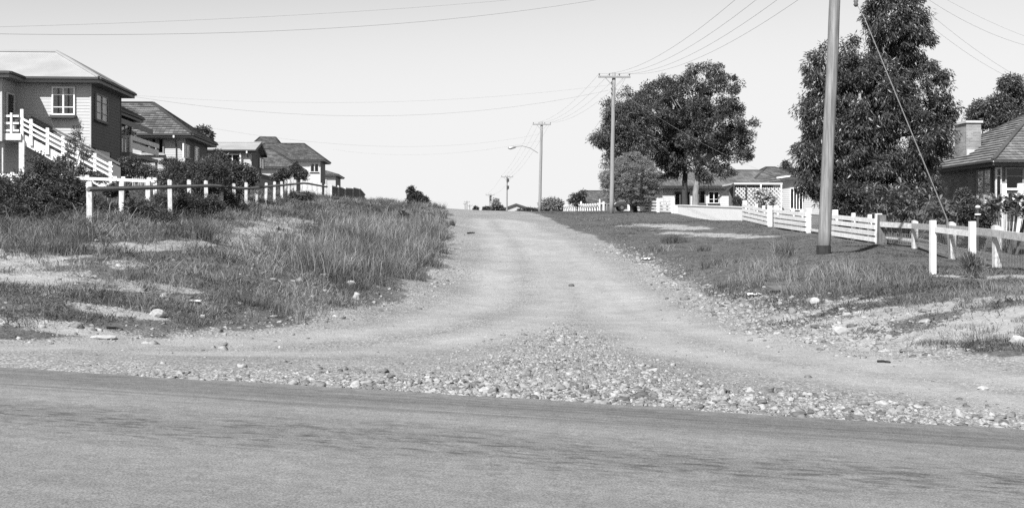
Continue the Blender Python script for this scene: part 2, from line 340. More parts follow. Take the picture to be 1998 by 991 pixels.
# terrain material
def terrain_mat():
    m = bpy.data.materials.new('terrain'); ns, ls, b = nt(m)
    at = ns.new('ShaderNodeAttribute'); at.attribute_name = 'cover'; sp = ns.new('ShaderNodeSeparateColor'); ls.new(at.outputs['Color'], sp.inputs[0])
    tc = ns.new('ShaderNodeTexCoord'); P = tc.outputs['Object']
    def noise(s, d=6, r=.6):
        n = ns.new('ShaderNodeTexNoise'); n.inputs['Scale'].default_value = s; n.inputs['Detail'].default_value = d; n.inputs['Roughness'].default_value = r; ls.new(P, n.inputs['Vector']); return n.outputs['Fac']
    def mr(v, a, b_, c, d):
        n = ns.new('ShaderNodeMapRange'); n.inputs['From Min'].default_value = a; n.inputs['From Max'].default_value = b_; n.inputs['To Min'].default_value = c; n.inputs['To Max'].default_value = d; ls.new(v, n.inputs['Value']); return n.outputs[0]
    def ma(op, a, b_):
        n = ns.new('ShaderNodeMath'); n.operation = op
        for k, v in enumerate((a, b_)):
            if isinstance(v, (int, float)): n.inputs[k].default_value = v
            else: ls.new(v, n.inputs[k])
        return n.outputs[0]
    def mix(f, a, b_):
        n = ns.new('ShaderNodeMix'); n.data_type = 'FLOAT'
        for k, v in ((0, f), (2, a), (3, b_)):
            if isinstance(v, (int, float)): n.inputs[k].default_value = v
            else: ls.new(v, n.inputs[k])
        return n.outputs[0]
    big, mid, fine, grit = noise(.5, 5), noise(3, 6), noise(18, 4, .7), noise(70, 3, .7)
    vo = ns.new('ShaderNodeTexVoronoi'); vo.inputs['Scale'].default_value = 26; vo.inputs['Randomness'].default_value = 1; ls.new(P, vo.inputs['Vector'])
    vsp = ns.new('ShaderNodeSeparateColor'); ls.new(vo.outputs['Color'], vsp.inputs[0])
    vo2 = ns.new('ShaderNodeTexVoronoi'); vo2.inputs['Scale'].default_value = 9; ls.new(P, vo2.inputs['Vector'])
    peb = ma('MULTIPLY', mr(vo.outputs['Distance'], .1, .6, 1.15, .5), mr(vsp.outputs[0], 0, 1, .6, 1.4))
    base = ma('MULTIPLY', .318, ma('MULTIPLY', mr(big, .3, .7, .85, 1.12), mr(mid, .3, .7, .88, 1.1)))
    loose = ma('MULTIPLY', ma('MULTIPLY', base, 1.14), ma('MULTIPLY', peb, mr(grit, .35, .65, .65, 1.3)))
    packed = ma('MULTIPLY', ma('MULTIPLY', base, 1.06), ma('MULTIPLY', mr(fine, .3, .7, .82, 1.16), mr(grit, .35, .65, .78, 1.2)))
    grav = mix(mr(sp.outputs[2], 0, 1, .15, .85), loose, packed)
    soilc = ma('MULTIPLY', .31, ma('MULTIPLY', mr(mid, .3, .7, .85, 1.15), mr(fine, .3, .7, .75, 1.2)))
    turf = ma('MULTIPLY', .1, ma('MULTIPLY', mr(mid, .3, .7, .6, 1.4), mr(fine, .35, .65, .55, 1.5)))
    def soft(v, n): return mr(ma('ADD', v, mr(n, .3, .7, -.25, .25)), .38, .62, 0, 1)
    c = mix(soft(sp.outputs[1], fine), turf, soilc)
    c = mix(soft(sp.outputs[0], fine), c, grav)
    ls.new(c, b.inputs['Base Color']); b.inputs['Roughness'].default_value = .95; b.inputs['Specular IOR Level'].default_value = .15
    h = ma('ADD', ma('MULTIPLY', fine, .5), ma('ADD', ma('MULTIPLY', grit, .25), mr(vo.outputs['Distance'], 0, .7, .35, 0)))
    bp = ns.new('ShaderNodeBump'); bp.inputs['Strength'].default_value = .75; bp.inputs['Distance'].default_value = .035; ls.new(h, bp.inputs['Height']); ls.new(bp.outputs[0], b.inputs['Normal'])
    MATS['terrain'] = m
terrain_mat()
def sheet(name, fm):
    f = quads[fm]; u, inv = np.unique(f.ravel(), return_inverse=True)
    o = np_obj(name, np.c_[gxr, gyr, gzv][u], inv.reshape(f.shape), 'terrain', smooth=True); o['kind'] = 'structure'
    ca_ = o.data.color_attributes.new('cover', 'FLOAT_COLOR', 'POINT')
    ca_.data.foreach_set('color', np.c_[gravel, soil, track, np.ones(len(gxr))][u].astype(np.float32).ravel())
    return o
sheet('ground', ~rm); sheet('gravel_road', rm)

# sealed main road: a sheet with a slightly ragged edge, its own axes along and across
def seal():
    m = bpy.data.materials.new('bitumen'); ns, ls, b = nt(m); tc = ns.new('ShaderNodeTexCoord'); sx = ns.new('ShaderNodeSeparateXYZ'); ls.new(tc.outputs['Object'], sx.inputs[0])
    def noise(s, stretch=(1, 1, 1), d=5, r=.6):
        mp = ns.new('ShaderNodeMapping'); mp.inputs['Scale'].default_value = stretch; ls.new(tc.outputs['Object'], mp.inputs[0])
        n = ns.new('ShaderNodeTexNoise'); n.inputs['Scale'].default_value = s; n.inputs['Detail'].default_value = d; n.inputs['Roughness'].default_value = r; ls.new(mp.outputs[0], n.inputs['Vector']); return n.outputs['Fac']
    def mr(v, a, b_, c, d, smooth=False):
        n = ns.new('ShaderNodeMapRange'); n.inputs['From Min'].default_value = a; n.inputs['From Max'].default_value = b_; n.inputs['To Min'].default_value = c; n.inputs['To Max'].default_value = d
        if smooth: n.interpolation_type = 'SMOOTHSTEP'
        ls.new(v, n.inputs['Value']); return n.outputs[0]
    def ma(op, a, b_):
        n = ns.new('ShaderNodeMath'); n.operation = op
        for k, v in enumerate((a, b_)):
            if isinstance(v, (int, float)): n.inputs[k].default_value = v
            else: ls.new(v, n.inputs[k])
        return n.outputs[0]
    y = ma('ADD', sx.outputs['Y'], mr(noise(.35), .3, .7, -.18, .18))
    def band(c, w): return mr(ma('ABSOLUTE', ma('SUBTRACT', y, c), 0), 0, w, 1, 0, True)
    streak = noise(1.6, (.28, 2.4, 1), 5, .65); streak2 = noise(2.2, (.06, 5, 1), 4); blot = noise(7.5, (.55, 1.7, 1), 5, .6); grit = noise(70, (1, 1, 1), 2, .8); med = noise(9, (.7, 1, 1), 5, .7)
    v = ma('MULTIPLY', .192, ma('MULTIPLY', mr(grit, .38, .62, .68, 1.32), mr(med, .3, .7, .82, 1.16)))
    v = ma('MULTIPLY', v, ma('MULTIPLY', mr(streak, .3, .7, .88, 1.12), mr(noise(.22, (.5, 1.6, 1), 3), .3, .7, .88, 1.14)))
    v = ma('MULTIPLY', v, ma('SUBTRACT', 1, ma('MULTIPLY', band(-.55, .7), mr(streak2, .35, .65, .12, .45))))
    v = ma('MULTIPLY', v, ma('SUBTRACT', 1, ma('MULTIPLY', band(-1.15, .35), mr(streak2, .4, .65, 0, .42))))
    v = ma('MULTIPLY', v, ma('SUBTRACT', 1, ma('MULTIPLY', band(-2.65, 1.3), mr(blot, .48, .66, .0, .55))))
    v = ma('MULTIPLY', v, ma('SUBTRACT', 1, ma('ADD', ma('MULTIPLY', band(-2.6, .8), .14), ma('MULTIPLY', band(-.65, .6), .14))))
    dust = ma('MULTIPLY', mr(y, -.5, .12, 0, 1), mr(med, .45, .7, 0, .8))
    mx = ns.new('ShaderNodeMix'); mx.data_type = 'FLOAT'; ls.new(dust, mx.inputs[0]); ls.new(v, mx.inputs[2]); mx.inputs[3].default_value = .25
    ls.new(mx.outputs[0], b.inputs['Base Color']); b.inputs['Roughness'].default_value = .8; b.inputs['Specular IOR Level'].default_value = .25
    bp = ns.new('ShaderNodeBump'); bp.inputs['Strength'].default_value = .5; bp.inputs['Distance'].default_value = .008; ls.new(grit, bp.inputs['Height']); ls.new(bp.outputs[0], b.inputs['Normal'])
    MATS['bitumen'] = m
    ts = np.concatenate([[-300, -100, -40], np.arange(-20, 30, .12), [45, 100, 300]]); rows = [None, .0, -.04, -.3, -2, -4, -9]
    V = []
    for t in ts:
        w = (vnoise(t, 0., .8, 5) - .5) * .16 + (vnoise(t, 0., .25, 6) - .5) * .07
        w = float(w)
        p = SEAL_L + sd_dir * t; z = seal_z(p.x, p.y)
        V += [(t, .03 + w, z - .09), (t, 0 + w, z - .004), (t, -.05 + w, z + .012), (t, -.5, z + .016), (t, -2, z + .03), (t, -4.2, z + .04), (t, -8.5, z - .02)]
    V = np.array(V); k = 7; n = len(ts); i = (np.arange(n - 1)[:, None] * k + np.arange(k - 1)[None]).ravel()
    o = np_obj('sealed_road', V, np.c_[i, i + 1, i + k + 1, i + k][:, ::-1], 'bitumen', smooth=True); o['kind'] = 'structure'
    o.location = (SEAL_L.x, SEAL_L.y, 0); o.rotation_euler = (0, 0, math.atan2(sd_dir.y, sd_dir.x))
seal()

# ------------------------------------------------------------------ loose stone
ICO = None
def ico(sub):
    import bmesh
    bm = bmesh.new(); bmesh.ops.create_icosphere(bm, subdivisions=sub, radius=1); v = np.array([x.co[:] for x in bm.verts]); f = np.array([[a.index for a in q.verts] for q in bm.faces]); bm.free(); return v, f
def stones(pts, size, sub):
    v, f = ico(sub); n = len(pts); k = len(v)
    s = size[:, None, None] * np.stack([rng.uniform(.7, 1.4, n), rng.uniform(.6, 1.1, n), rng.uniform(.4, .8, n)], -1)[:, None, :]
    q = v[None] * (1 + rng.uniform(-.45, .35, (n, k, 1))) * s + rng.uniform(-.22, .22, (n, k, 3)) * s; a = rng.uniform(0, 6.28, n); tl = rng.uniform(-.4, .4, n)
    x = q[..., 0] * np.cos(a)[:, None] - q[..., 1] * np.sin(a)[:, None]; y = q[..., 0] * np.sin(a)[:, None] + q[..., 1] * np.cos(a)[:, None]
    z = q[..., 2] + x * np.sin(tl)[:, None] * .5
    V = np.stack([x, y, z], -1) + pts[:, None, :]; V[..., 2] += size[:, None] * rng.uniform(-.45, .15, (n, 1))
    return V.reshape(-1, 3), (f[None] + (np.arange(n) * k)[:, None, None]).reshape(-1, 3)
def on(x, y): return np.c_[x, y, ground(x, y)]
def along(poly, n, spread, t0=0., t1=1.):
    P = np.asarray(poly, float); d = np.r_[0, np.cumsum(np.hypot(*np.diff(P, axis=0).T))]; s = rng.uniform(t0, t1, n) * d[-1]
    return np.c_[np.interp(s, d, P[:, 0]), np.interp(s, d, P[:, 1])] + rng.normal(0, 1, (n, 2)) * spread
sets = []
t = rng.uniform(.5, 16.5, 15000); t = t[rng.uniform(size=len(t)) < np.clip((t - 1) / 4.5, .06, 1)]; wid = .3 + 1.5 * np.exp(-((t - 7.) / 2.1) ** 2); off = np.abs(rng.exponential(1, len(t))) * wid * .6 + .04   # windrow along the seal
p = np.array(SEAL_L)[:2] + np.outer(t, np.array(sd_dir)[:2]) + np.outer(off, np.array(sd_nrm)[:2]); keep = rng.uniform(size=len(t)) < np.exp(-np.clip(off - wid, 0, 9) / 1.2); p = p[keep]
sets.append((p, np.clip(rng.lognormal(-4.15, .55, len(p)), .008, .075)))
ctr = curve([(960, 730), (1040, 690), (1090, 650), (1190, 700), (1300, 760)]); p = along(ctr, 3000, .6); sets.append((p, np.clip(rng.lognormal(-4.3, .5, len(p)), .008, .06)))
rb = curve([(1180, 478), (1250, 508), (1340, 561), (1400, 592), (1500, 640), (1600, 660), (1720, 682), (1850, 690)]); p = along(rb, 6500, .4); sets.append((p, np.clip(rng.lognormal(-4.05, .6, len(p)), .01, .11)))
rb2 = curve([(1420, 580), (1520, 612), (1640, 640), (1760, 655)]); p = along(rb2, 3600, .65); sets.append((p, np.clip(rng.lognormal(-4., .6, len(p)), .01, .12)))
lb = curve([(874, 440), (872, 490), (850, 555), (740, 598), (640, 622), (500, 640), (300, 655), (0, 664)]); p = along(lb, 3200, .33); sets.append((p, np.clip(rng.lognormal(-4.05, .55, len(p)), .01, .09)))
p = np.c_[rng.uniform(-9, 12, 14000), rng.uniform(9, 45, 14000)]; p = p[road_sd(p[:, 0], p[:, 1]) < -.1]; p = p[(p - np.array(SEAL_L)[:2]) @ np.array(sd_nrm)[:2] > .1]; sets.append((p, np.clip(rng.lognormal(-4.6, .45, len(p)), .006, .05)))
p = np.c_[rng.uniform(-9, -2, 260), rng.uniform(16, 26, 260)]; sets.append((p, np.clip(rng.lognormal(-3.2, .5, len(p)), .02, .11)))
a_, b_, c_ = (hit(*q)[:2] for q in ((800, 772), (1095, 628), (1480, 806))); u = rng.uniform(size=(7000, 2)); u = np.where(u.sum(1, keepdims=True) > 1, 1 - u, u); p = a_ + u[:, :1] * (b_ - a_) + u[:, 1:] * (c_ - a_) + rng.normal(0, .18, (7000, 2)); sets.append((p, np.clip(rng.lognormal(-4.3, .5, 7000), .006, .05)))   # the fan of rubble
t = rng.normal(7.2, 2., 420); off = np.abs(rng.normal(0, .75, len(t))) + .06; p = np.array(SEAL_L)[:2] + np.outer(t, np.array(sd_dir)[:2]) + np.outer(off, np.array(sd_nrm)[:2]); sets.append((p, rng.uniform(.022, .06, len(p))))   # the bigger lumps
t = rng.uniform(.2, 17, 15000); t = t[rng.uniform(size=len(t)) < np.clip((t - .5) / 4, .05, 1)]; off = np.abs(rng.exponential(1, len(t))) * (.5 + 1.3 * np.exp(-((t - 7.) / 2.6) ** 2)) + .03; p = np.array(SEAL_L)[:2] + np.outer(t, np.array(sd_dir)[:2]) + np.outer(off, np.array(sd_nrm)[:2]); sets.append((p, rng.uniform(.005, .012, len(p))))   # fines
p = along(rb, 6000, .6); sets.append((p, rng.uniform(.006, .016, len(p))))
P_ = np.vstack([a for a, b in sets]); S_ = np.concatenate([b for a, b in sets])
s_ = (P_ - np.array(SEAL_L)[:2]) @ np.array(sd_nrm)[:2]; k = s_ > .02; P_, S_ = P_[k], S_[k]
pos = on(P_[:, 0], P_[:, 1]); bigm = S_ > .04
va, fa = stones(pos[~bigm], S_[~bigm], 1); vb, fb = stones(pos[bigm], S_[bigm], 2)
tag(np_obj('gravel', np.vstack([va, vb]), np.vstack([fa, fb + len(va)]), 'stones'), 'loose pale stones spilled over the junction and along its edges', 'gravel', kind='stuff')
# ------------------------------------------------------------------ house kit
def plane_rows(mb, a, b, c, d, rowh=.34, lift=.055):
    """roof plane: a,b eave ends, c above b, d above a; courses of tiles stepped over each other, UV in metres"""
    a, b, c, d = map(Vector, (a, b, c, d)); u = (b - a).normalized(); n = u.cross(d - a).normalized()
    if n.z < 0: n = -n
    up = (d - a) - u * (d - a).dot(u); ln = max(up.length, (c - b - u * (c - b).dot(u)).length); k = max(1, round(ln / rowh))
    for i in range(k):
        t0, t1 = i / k, (i + 1) / k; p, q, r, s = a.lerp(d, t0), b.lerp(c, t0), b.lerp(c, t1), a.lerp(d, t1)
        p1, q1 = p + n * lift, q + n * lift; uv = [((x - a).dot(u) + i * .15, t * ln) for x, t in ((p, t0), (q, t0), (r, t1), (s, t1))]
        mb.quad([p1, q1, r, s], uv); mb.quad([p, q, q1, p1], [(uv[0][0], uv[0][1] - .0), (uv[1][0], uv[1][1]), (uv[1][0], uv[1][1] + .01), (uv[0][0], uv[0][1] + .01)])
def plane_flat(mb, a, b, c, d):
    a, b, c, d = map(Vector, (a, b, c, d)); u = (b - a).normalized(); w = (d - a) - u * (d - a).dot(u); L = w.length; w = w.normalized() if L > 1e-6 else Z
    mb.quad([a, b, c, d], [((x - a).dot(u), (x - a).dot(w)) for x in (a, b, c, d)])
def hip(house, x0, x1, y0, y1, ze, zr, m='tiles', ridge='y', ins=None, gable=False, tiled=True, fascia='trim_grey', soffit='soffit', gut='trim_dark', extra=None, name='roof'):
    """hipped (or gabled) roof over an eave rectangle, with ridge and hip cappings, gutter, fascia and soffit"""
    mb = MB(); f = plane_rows if tiled else plane_flat
    if ridge == 'y':
        xm = (x0 + x1) / 2; i = 0 if gable else (ins if ins is not None else (x1 - x0) / 2); r0, r1 = V3(xm, y0 + i, zr), V3(xm, y1 - i, zr)
        A, B, C, D = V3(x0, y0, ze), V3(x1, y0, ze), V3(x1, y1, ze), V3(x0, y1, ze)
        f(mb, B, C, r1, r0); f(mb, D, A, r0, r1)
        if not gable: f(mb, A, B, r0, r0); f(mb, C, D, r1, r1)
    else:
        ym = (y0 + y1) / 2; i = 0 if gable else (ins if ins is not None else (y1 - y0) / 2); r0, r1 = V3(x0 + i, ym, zr), V3(x1 - i, ym, zr)
        A, B, C, D = V3(x0, y0, ze), V3(x1, y0, ze), V3(x1, y1, ze), V3(x0, y1, ze)
        f(mb, A, B, r1, r0); f(mb, C, D, r0, r1)
        if not gable: f(mb, B, C, r1, r1); f(mb, D, A, r0, r0)
    if gable:      # gable ends: boarded triangle set in from the barge
        pass
    rf = mb.build(name, m, house)
    cp_ = MB(); e = V3(0, 0, .05); w = .22 if tiled else .14
    cp_.bar(r0 + e, r1 + e, w, .1)
    if not gable:
        for p, q in ((A, r0), (B, r0 if ridge == 'y' else r1), (C, r1), (D, r1 if ridge == 'y' else r0)): cp_.bar(p + e, q + e, w, .09)
    cp_.build('ridge_capping', m, rf)
    g = MB(); fa = MB()
    for p, q in ((A, B), (B, C), (C, D), (D, A)):
        if gable and ((ridge == 'y' and abs(p.y - q.y) < .01) or (ridge == 'x' and abs(p.x - q.x) < .01)): continue
        n = (q - p).normalized().cross(Z); g.bar(p + n * .06 - V3(0, 0, .03), q + n * .06 - V3(0, 0, .03), .13, .11); fa.bar(p - n * .03 - V3(0, 0, .13), q - n * .03 - V3(0, 0, .13), .04, .22)
    if gable:
        for r_, p, q in ((r0, A, D if ridge == 'x' else B), (r1, B if ridge == 'x' else D, C)):
            fa.bar(r_ - V3(0, 0, .07), p - V3(0, 0, .07), .05, .24); fa.bar(r_ - V3(0, 0, .07), q - V3(0, 0, .07), .05, .24)
    g.build('gutter', gut, house); fa.build('fascia', fascia, house)
    if not gable: MB().box(x0 + .05, x1 - .05, y0 + .05, y1 - .05, ze - .235, ze - .205).build('soffit', soffit, house)
    return rf
def boards(mb, p0, p1, z0, z1, n, pitch=.16, lap=.014):
    """weatherboards: each board leans out over the one below"""
    p0, p1, n = Vector(p0), Vector(p1), Vector(n); k = max(1, round((z1 - z0) / pitch)); h = (z1 - z0) / k
    for i in range(k):
        za, zb = z0 + i * h, z0 + (i + 1) * h; a, b = V3(p0.x, p0.y, za) + n * lap, V3(p1.x, p1.y, za) + n * lap; c, d = V3(p1.x, p1.y, zb), V3(p0.x, p0.y, zb)
        mb.quad([a, b, c, d]); mb.quad([V3(p0.x, p0.y, za), V3(p1.x, p1.y, za), b, a])
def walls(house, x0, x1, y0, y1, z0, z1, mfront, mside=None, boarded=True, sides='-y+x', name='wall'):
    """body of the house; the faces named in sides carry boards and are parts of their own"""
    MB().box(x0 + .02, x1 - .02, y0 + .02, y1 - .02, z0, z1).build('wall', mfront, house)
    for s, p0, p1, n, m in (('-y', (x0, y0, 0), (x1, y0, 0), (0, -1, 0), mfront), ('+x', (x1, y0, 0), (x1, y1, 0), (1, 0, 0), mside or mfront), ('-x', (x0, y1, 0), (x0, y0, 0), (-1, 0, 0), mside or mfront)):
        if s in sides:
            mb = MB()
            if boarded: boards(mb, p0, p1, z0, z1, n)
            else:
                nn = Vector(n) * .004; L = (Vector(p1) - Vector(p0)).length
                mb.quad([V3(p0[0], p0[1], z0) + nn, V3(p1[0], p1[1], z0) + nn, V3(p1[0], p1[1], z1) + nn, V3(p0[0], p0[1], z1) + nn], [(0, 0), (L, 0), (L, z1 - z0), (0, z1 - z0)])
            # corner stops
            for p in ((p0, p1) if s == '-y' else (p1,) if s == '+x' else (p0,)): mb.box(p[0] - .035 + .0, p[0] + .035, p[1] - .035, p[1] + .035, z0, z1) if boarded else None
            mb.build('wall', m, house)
def window(house, facing, plane, a0, a1, z0, z1, n=2, frame='white_paint', transoms=(.5,), curtain=True, sill='trim_dark', hood=False, fw=.07, part='window', glass=True):
    """frame standing on a wall face, with n lights; facing '-y', '+x' or '-x'"""
    ax, nn = {'-y': (V3(1, 0, 0), V3(0, -1, 0)), '+x': (V3(0, 1, 0), V3(1, 0, 0)), '-x': (V3(0, 1, 0), V3(-1, 0, 0))}[facing]
    def P(a, z, d): return (V3(a, plane, z) if facing == '-y' else V3(plane, a, z)) + nn * d
    f = MB()
    def rect(mb, aa, ab, za, zb, d0, d1): mb.obox(P((aa + ab) / 2, (za + zb) / 2, (d0 + d1) / 2), ax * (ab - aa) / 2, nn * (d1 - d0) / 2, Z * (zb - za) / 2)
    rect(f, a0, a1, z1 - fw, z1, .0, .09); rect(f, a0, a1, z0, z0 + fw, .0, .09); rect(f, a0, a0 + fw, z0 + fw, z1 - fw, .0, .09); rect(f, a1 - fw, a1, z0 + fw, z1 - fw, .0, .09)
    w = (a1 - a0 - 2 * fw) / n
    for i in range(1, n): rect(f, a0 + fw + i * w - fw * .6, a0 + fw + i * w + fw * .6, z0 + fw, z1 - fw, .0, .085)
    for t in transoms: zz = z0 + (z1 - z0) * t; rect(f, a0 + fw, a1 - fw, zz - .02, zz + .02, .0, .075)
    fo = f.build(part, frame, house)
    b = MB(); rect(b, a0 + .02, a1 - .02, z0 + .02, z1 - .02, .024, .03); b.build('backing', 'room_dark', fo)
    if curtain:
        c = MB()
        for i in range(n):
            s = a0 + fw + i * w; cw = w * (.42 if curtain is True else curtain)
            for s0, s1 in ((s, s + cw), (s + w - cw, s + w)) if curtain is True else ((s, s + cw),):
                k = 6; q = [P(s0 + (s1 - s0) * j / k, z0, .036 + .012 * (j % 2)) for j in range(k + 1)]
                for x, y in zip(q, q[1:]): c.quad([V3(x.x, x.y, z0 + .05), V3(y.x, y.y, z0 + .05), V3(y.x, y.y, z1 - .05), V3(x.x, x.y, z1 - .05)])
        c.build('curtain', 'curtain', fo)
    if glass: g = MB(); g.quad([P(a0 + .03, z0 + .03, .06), P(a1 - .03, z0 + .03, .06), P(a1 - .03, z1 - .03, .06), P(a0 + .03, z1 - .03, .06)]); g.build('pane', 'glass', fo)
    if sill: s = MB(); rect(s, a0 - .08, a1 + .08, z0 - .09, z0 - .02, .0, .16); s.build('sill', sill, fo)
    return fo
def win_px(house, facing, plane, px0, px1, py1, py0, **k):
    """window measured off the photograph: px0..px1 across, py1 top, py0 bottom (at its middle)"""
    kw = {'Y': plane} if facing == '-y' else {'X': plane}
    a, b = pin(px0, 0, **kw), pin(px1, 0, **kw); t, s = pin((px0 + px1) / 2, py1, **kw).z, pin((px0 + px1) / 2, py0, **kw).z
    q = sorted((a.x, b.x) if facing == '-y' else (a.y, b.y)); return window(house, facing, plane, q[0], q[1], s, t, **k)
def downpipe(house, x, y, zt, zb, m='trim_dark'):
    MB().path([(x, y, zt), (x, y, zt - .25), (x, y + .45, zt - .55), (x, y + .45, zb)], .045, 6).build('downpipe', m, house)
def rail_run(mb, pts, heights, h, w=.05):
    for t in heights:
        for p, q in zip(pts, pts[1:]): mb.bar(Vector(p) + Z * t, Vector(q) + Z * t, w, h)

# ------------------------------------------------------------------ left row of houses
# corner house on stumps, iron roof, outside stair
E = pin(193, 152, D=55); zE = E.z; x1, y0 = E.x - .6, E.y + .6; zg = gz(x1 - 4, y0) - .3; fl = pin(20, 262, Y=y0 - 1.2).z
h1 = thing('corner_house', 'high-set weatherboard house with pale iron roof, nearest on the left, outside stair down its front', 'house', (x1, y0, zg))
yb = pin(263, 190, X=E.x).y - .6
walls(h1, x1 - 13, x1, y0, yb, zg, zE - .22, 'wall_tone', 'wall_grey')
hip(h1, x1 - 13.6, x1 + .6, y0 - .6, yb + .6, zE, pin(50, 104, Y=y0 + 3).z, 'roof_iron', 'x', tiled=False, fascia='wall_mid')
xw = pin(3, 200, Y=y0 - 1.8).x
wg = MB(); MB().box(xw - 8, xw - .02, y0 - 1.78, y0 + 2, fl - .4, zE - .22).build('wall', 'wall_tone', h1)
m_ = MB(); boards(m_, (xw - 8, y0 - 1.8, 0), (xw, y0 - 1.8, 0), fl - .4, zE - .22, (0, -1, 0)); boards(m_, (xw, y0 - 1.8, 0), (xw, y0, 0), fl - .4, zE - .22, (1, 0, 0)); m_.box(xw - .04, xw + .04, y0 - 1.84, y0 - 1.76, fl - .4, zE - .22); m_.build('wall', 'wall_tone', h1)
for sx_ in (.3, 2.6, 5.2, 7.7):
    for sy_ in (-1.6, 1.5): MB().box(xw - sx_ - .12, xw - sx_ + .12, y0 + sy_ - .12, y0 + sy_ + .12, zg - .4, fl - .4).build('stump', 'aged_white', h1)
# wing roof: its own gabled-off hip running forward
wr = MB(); a_, b_ = xw - 8.6, xw + .6; zr_ = zE + 1.75
plane_flat(wr, V3(a_, y0 - 2.4, zE + .012), V3(b_, y0 - 2.4, zE + .012), V3((a_ + b_) / 2, y0 + 1.6, zr_), V3((a_ + b_) / 2, y0 + 1.6, zr_)); plane_flat(wr, V3(b_, y0 - 2.4, zE + .012), V3(b_, y0 + 3.4, zE + .012), V3((a_ + b_) / 2, y0 + 4, zr_), V3((a_ + b_) / 2, y0 + 1.6, zr_))
wr.build('roof', 'roof_iron', h1)
g_ = MB(); g_.bar((a_, y0 - 2.46, zE - .03), (b_ + .06, y0 - 2.46, zE - .03), .13, .11); g_.bar((b_ + .06, y0 - 2.46, zE - .03), (b_ + .06, y0 - .66, zE - .03), .13, .11); g_.build('gutter', 'trim_dark', h1)
g_ = MB(); g_.bar((a_, y0 - 2.38, zE - .13), (b_, y0 - 2.38, zE - .13), .04, .22); g_.bar((b_ - .02, y0 - 2.38, zE - .13), (b_ - .02, y0 - .6, zE - .13), .04, .22); g_.build('fascia', 'wall_mid', h1)
MB().box(a_ + .05, b_ - .05, y0 - 2.35, y0 - .62, zE - .245, zE - .215).build('soffit', 'soffit', h1)
win_px(h1, '-y', y0 - .022, 102, 147, 170, 225, transoms=(.28, .72))
MB().box(pin(98, 0, Y=y0).x, pin(150, 0, Y=y0).x, y0 - .42, y0 - .03, pin(0, 231, Y=y0).z, pin(0, 228, Y=y0).z).build('flower_shelf', 'trim_dark', h1)
win_px(h1, '+x', x1 + .022, 185, 208, 186, 238, transoms=(.3, .7), frame='wall_mid', curtain=.7)
win_px(h1, '+x', x1 + .022, 183, 214, 292, 352, n=1, transoms=(), frame='wall_dark', curtain=False, sill=None, part='garage_door')
d_ = window(h1, '+x', xw + .022, y0 - 1.35, y0 - .45, fl, fl + 2.05, n=1, transoms=(), curtain=False, sill=None, part='door', frame='aged_white')
# landing and stair
xs0, xs1 = pin(47, 0, Y=y0 - 1.2).x, pin(224, 0, Y=y0 - 1.2).x; zs1 = pin(224, 356, Y=y0 - 1.2).z; ya, yb2 = y0 - 1.35, y0 - .3
MB().box(xs0 - 9, xs0, ya - .3, y0 - .03, fl - .32, fl).build('landing', 'white_paint', h1)
for px in (4, 45):
    xx = pin(px, 0, Y=ya).x; MB().box(xx - .13, xx + .13, ya - .2, ya + .06, zg, fl - .32).build('landing_post', 'aged_white', h1)
st = MB(); n_ = 14
for yy in (ya - .06, yb2):
    st.prism([(xs0, yy, fl), (xs0, yy, fl - .5), (xs1 - .2, yy, zs1 - .5), (xs1, yy, zs1)], (0, .06, 0))
st.build('stair_stringer', 'white_paint', h1)
st = MB()
for i in range(n_):
    t = (i + .5) / n_; xx = xs0 + (xs1 - xs0) * t; zz = fl + (zs1 - fl) * t; st.box(xx - .15, xx + .15, ya + .01, yb2 - .01, zz - .05, zz)
st.build('stair_tread', 'wall_mid', h1)
for i, t in enumerate((0, .1, .28, .45, .62, .8, .97)):
    xx = xs0 + (xs1 - xs0) * t; zz = fl + (zs1 - fl) * t; MB().box(xx - .075, xx + .075, ya - .16, ya - .065, zz - .35, zz + (1.2 if i in (0,) else .95)).build('baluster_post', 'white_paint', h1)
st = MB(); a = V3(xs0, ya - .19, fl); b = V3(xs1, ya - .19, zs1)
for t in (.25, .5, .75): st.bar(a + Z * t, b + Z * t, .03, .1)
st.build('stair_rail', 'white_paint', h1)
MB().prism([(xs0, yb2 + .08, fl + .1), (xs1, yb2 + .08, zs1 + .1), (xs1, yb2 + .08, zs1 + .8), (xs0, yb2 + .08, fl + .8)], (0, .03, 0)).build('painted_rail_shadow', 'wall_dark', h1)  # dark panel added behind the white rails, its colour standing in for handrail shadow
MB().bar(V3(xs0, yb2 + .03, fl + .95), V3(xs1, yb2 + .03, zs1 + .95), .08, .1).build('handrail', 'wall_dark', h1)
st = MB()
for t in (.14, .5, .85): st.box(xs0 - 9, xs0 - .1, ya - .27, ya - .23, fl + t - .05, fl + t + .05)
for xx in (xs0 - .45, xs0 - 1.9, xs0 - 3.4): st.box(xx - .05, xx + .05, ya - .31, ya - .27, fl, fl + 1)
st.build('landing_rail', 'white_paint', h1)
ch = thing('armchair', 'pale upholstered armchair with a rug thrown over it on the corner house landing', 'armchair', (pin(20, 0, Y=y0 - .8).x, y0 - .95, fl))
cx_, cy_, cz_ = ch.location
MB().box(cx_ - .4, cx_ + .4, cy_ - .35, cy_ + .3, cz_ + .12, cz_ + .5).build('seat', 'fabric_pale', ch, bevel=.05)
MB().obox(V3(cx_, cy_ + .36, cz_ + .72), V3(.42, 0, 0), V3(0, .1, 0), V3(0, .08, .42)).build('backrest', 'fabric_pale', ch, bevel=.06)
for s in (-1, 1): MB().box(cx_ + s * .5 - .1, cx_ + s * .5 + .1, cy_ - .36, cy_ + .4, cz_ + .05, cz_ + .72).build('armrest', 'fabric_dark', ch, bevel=.05)
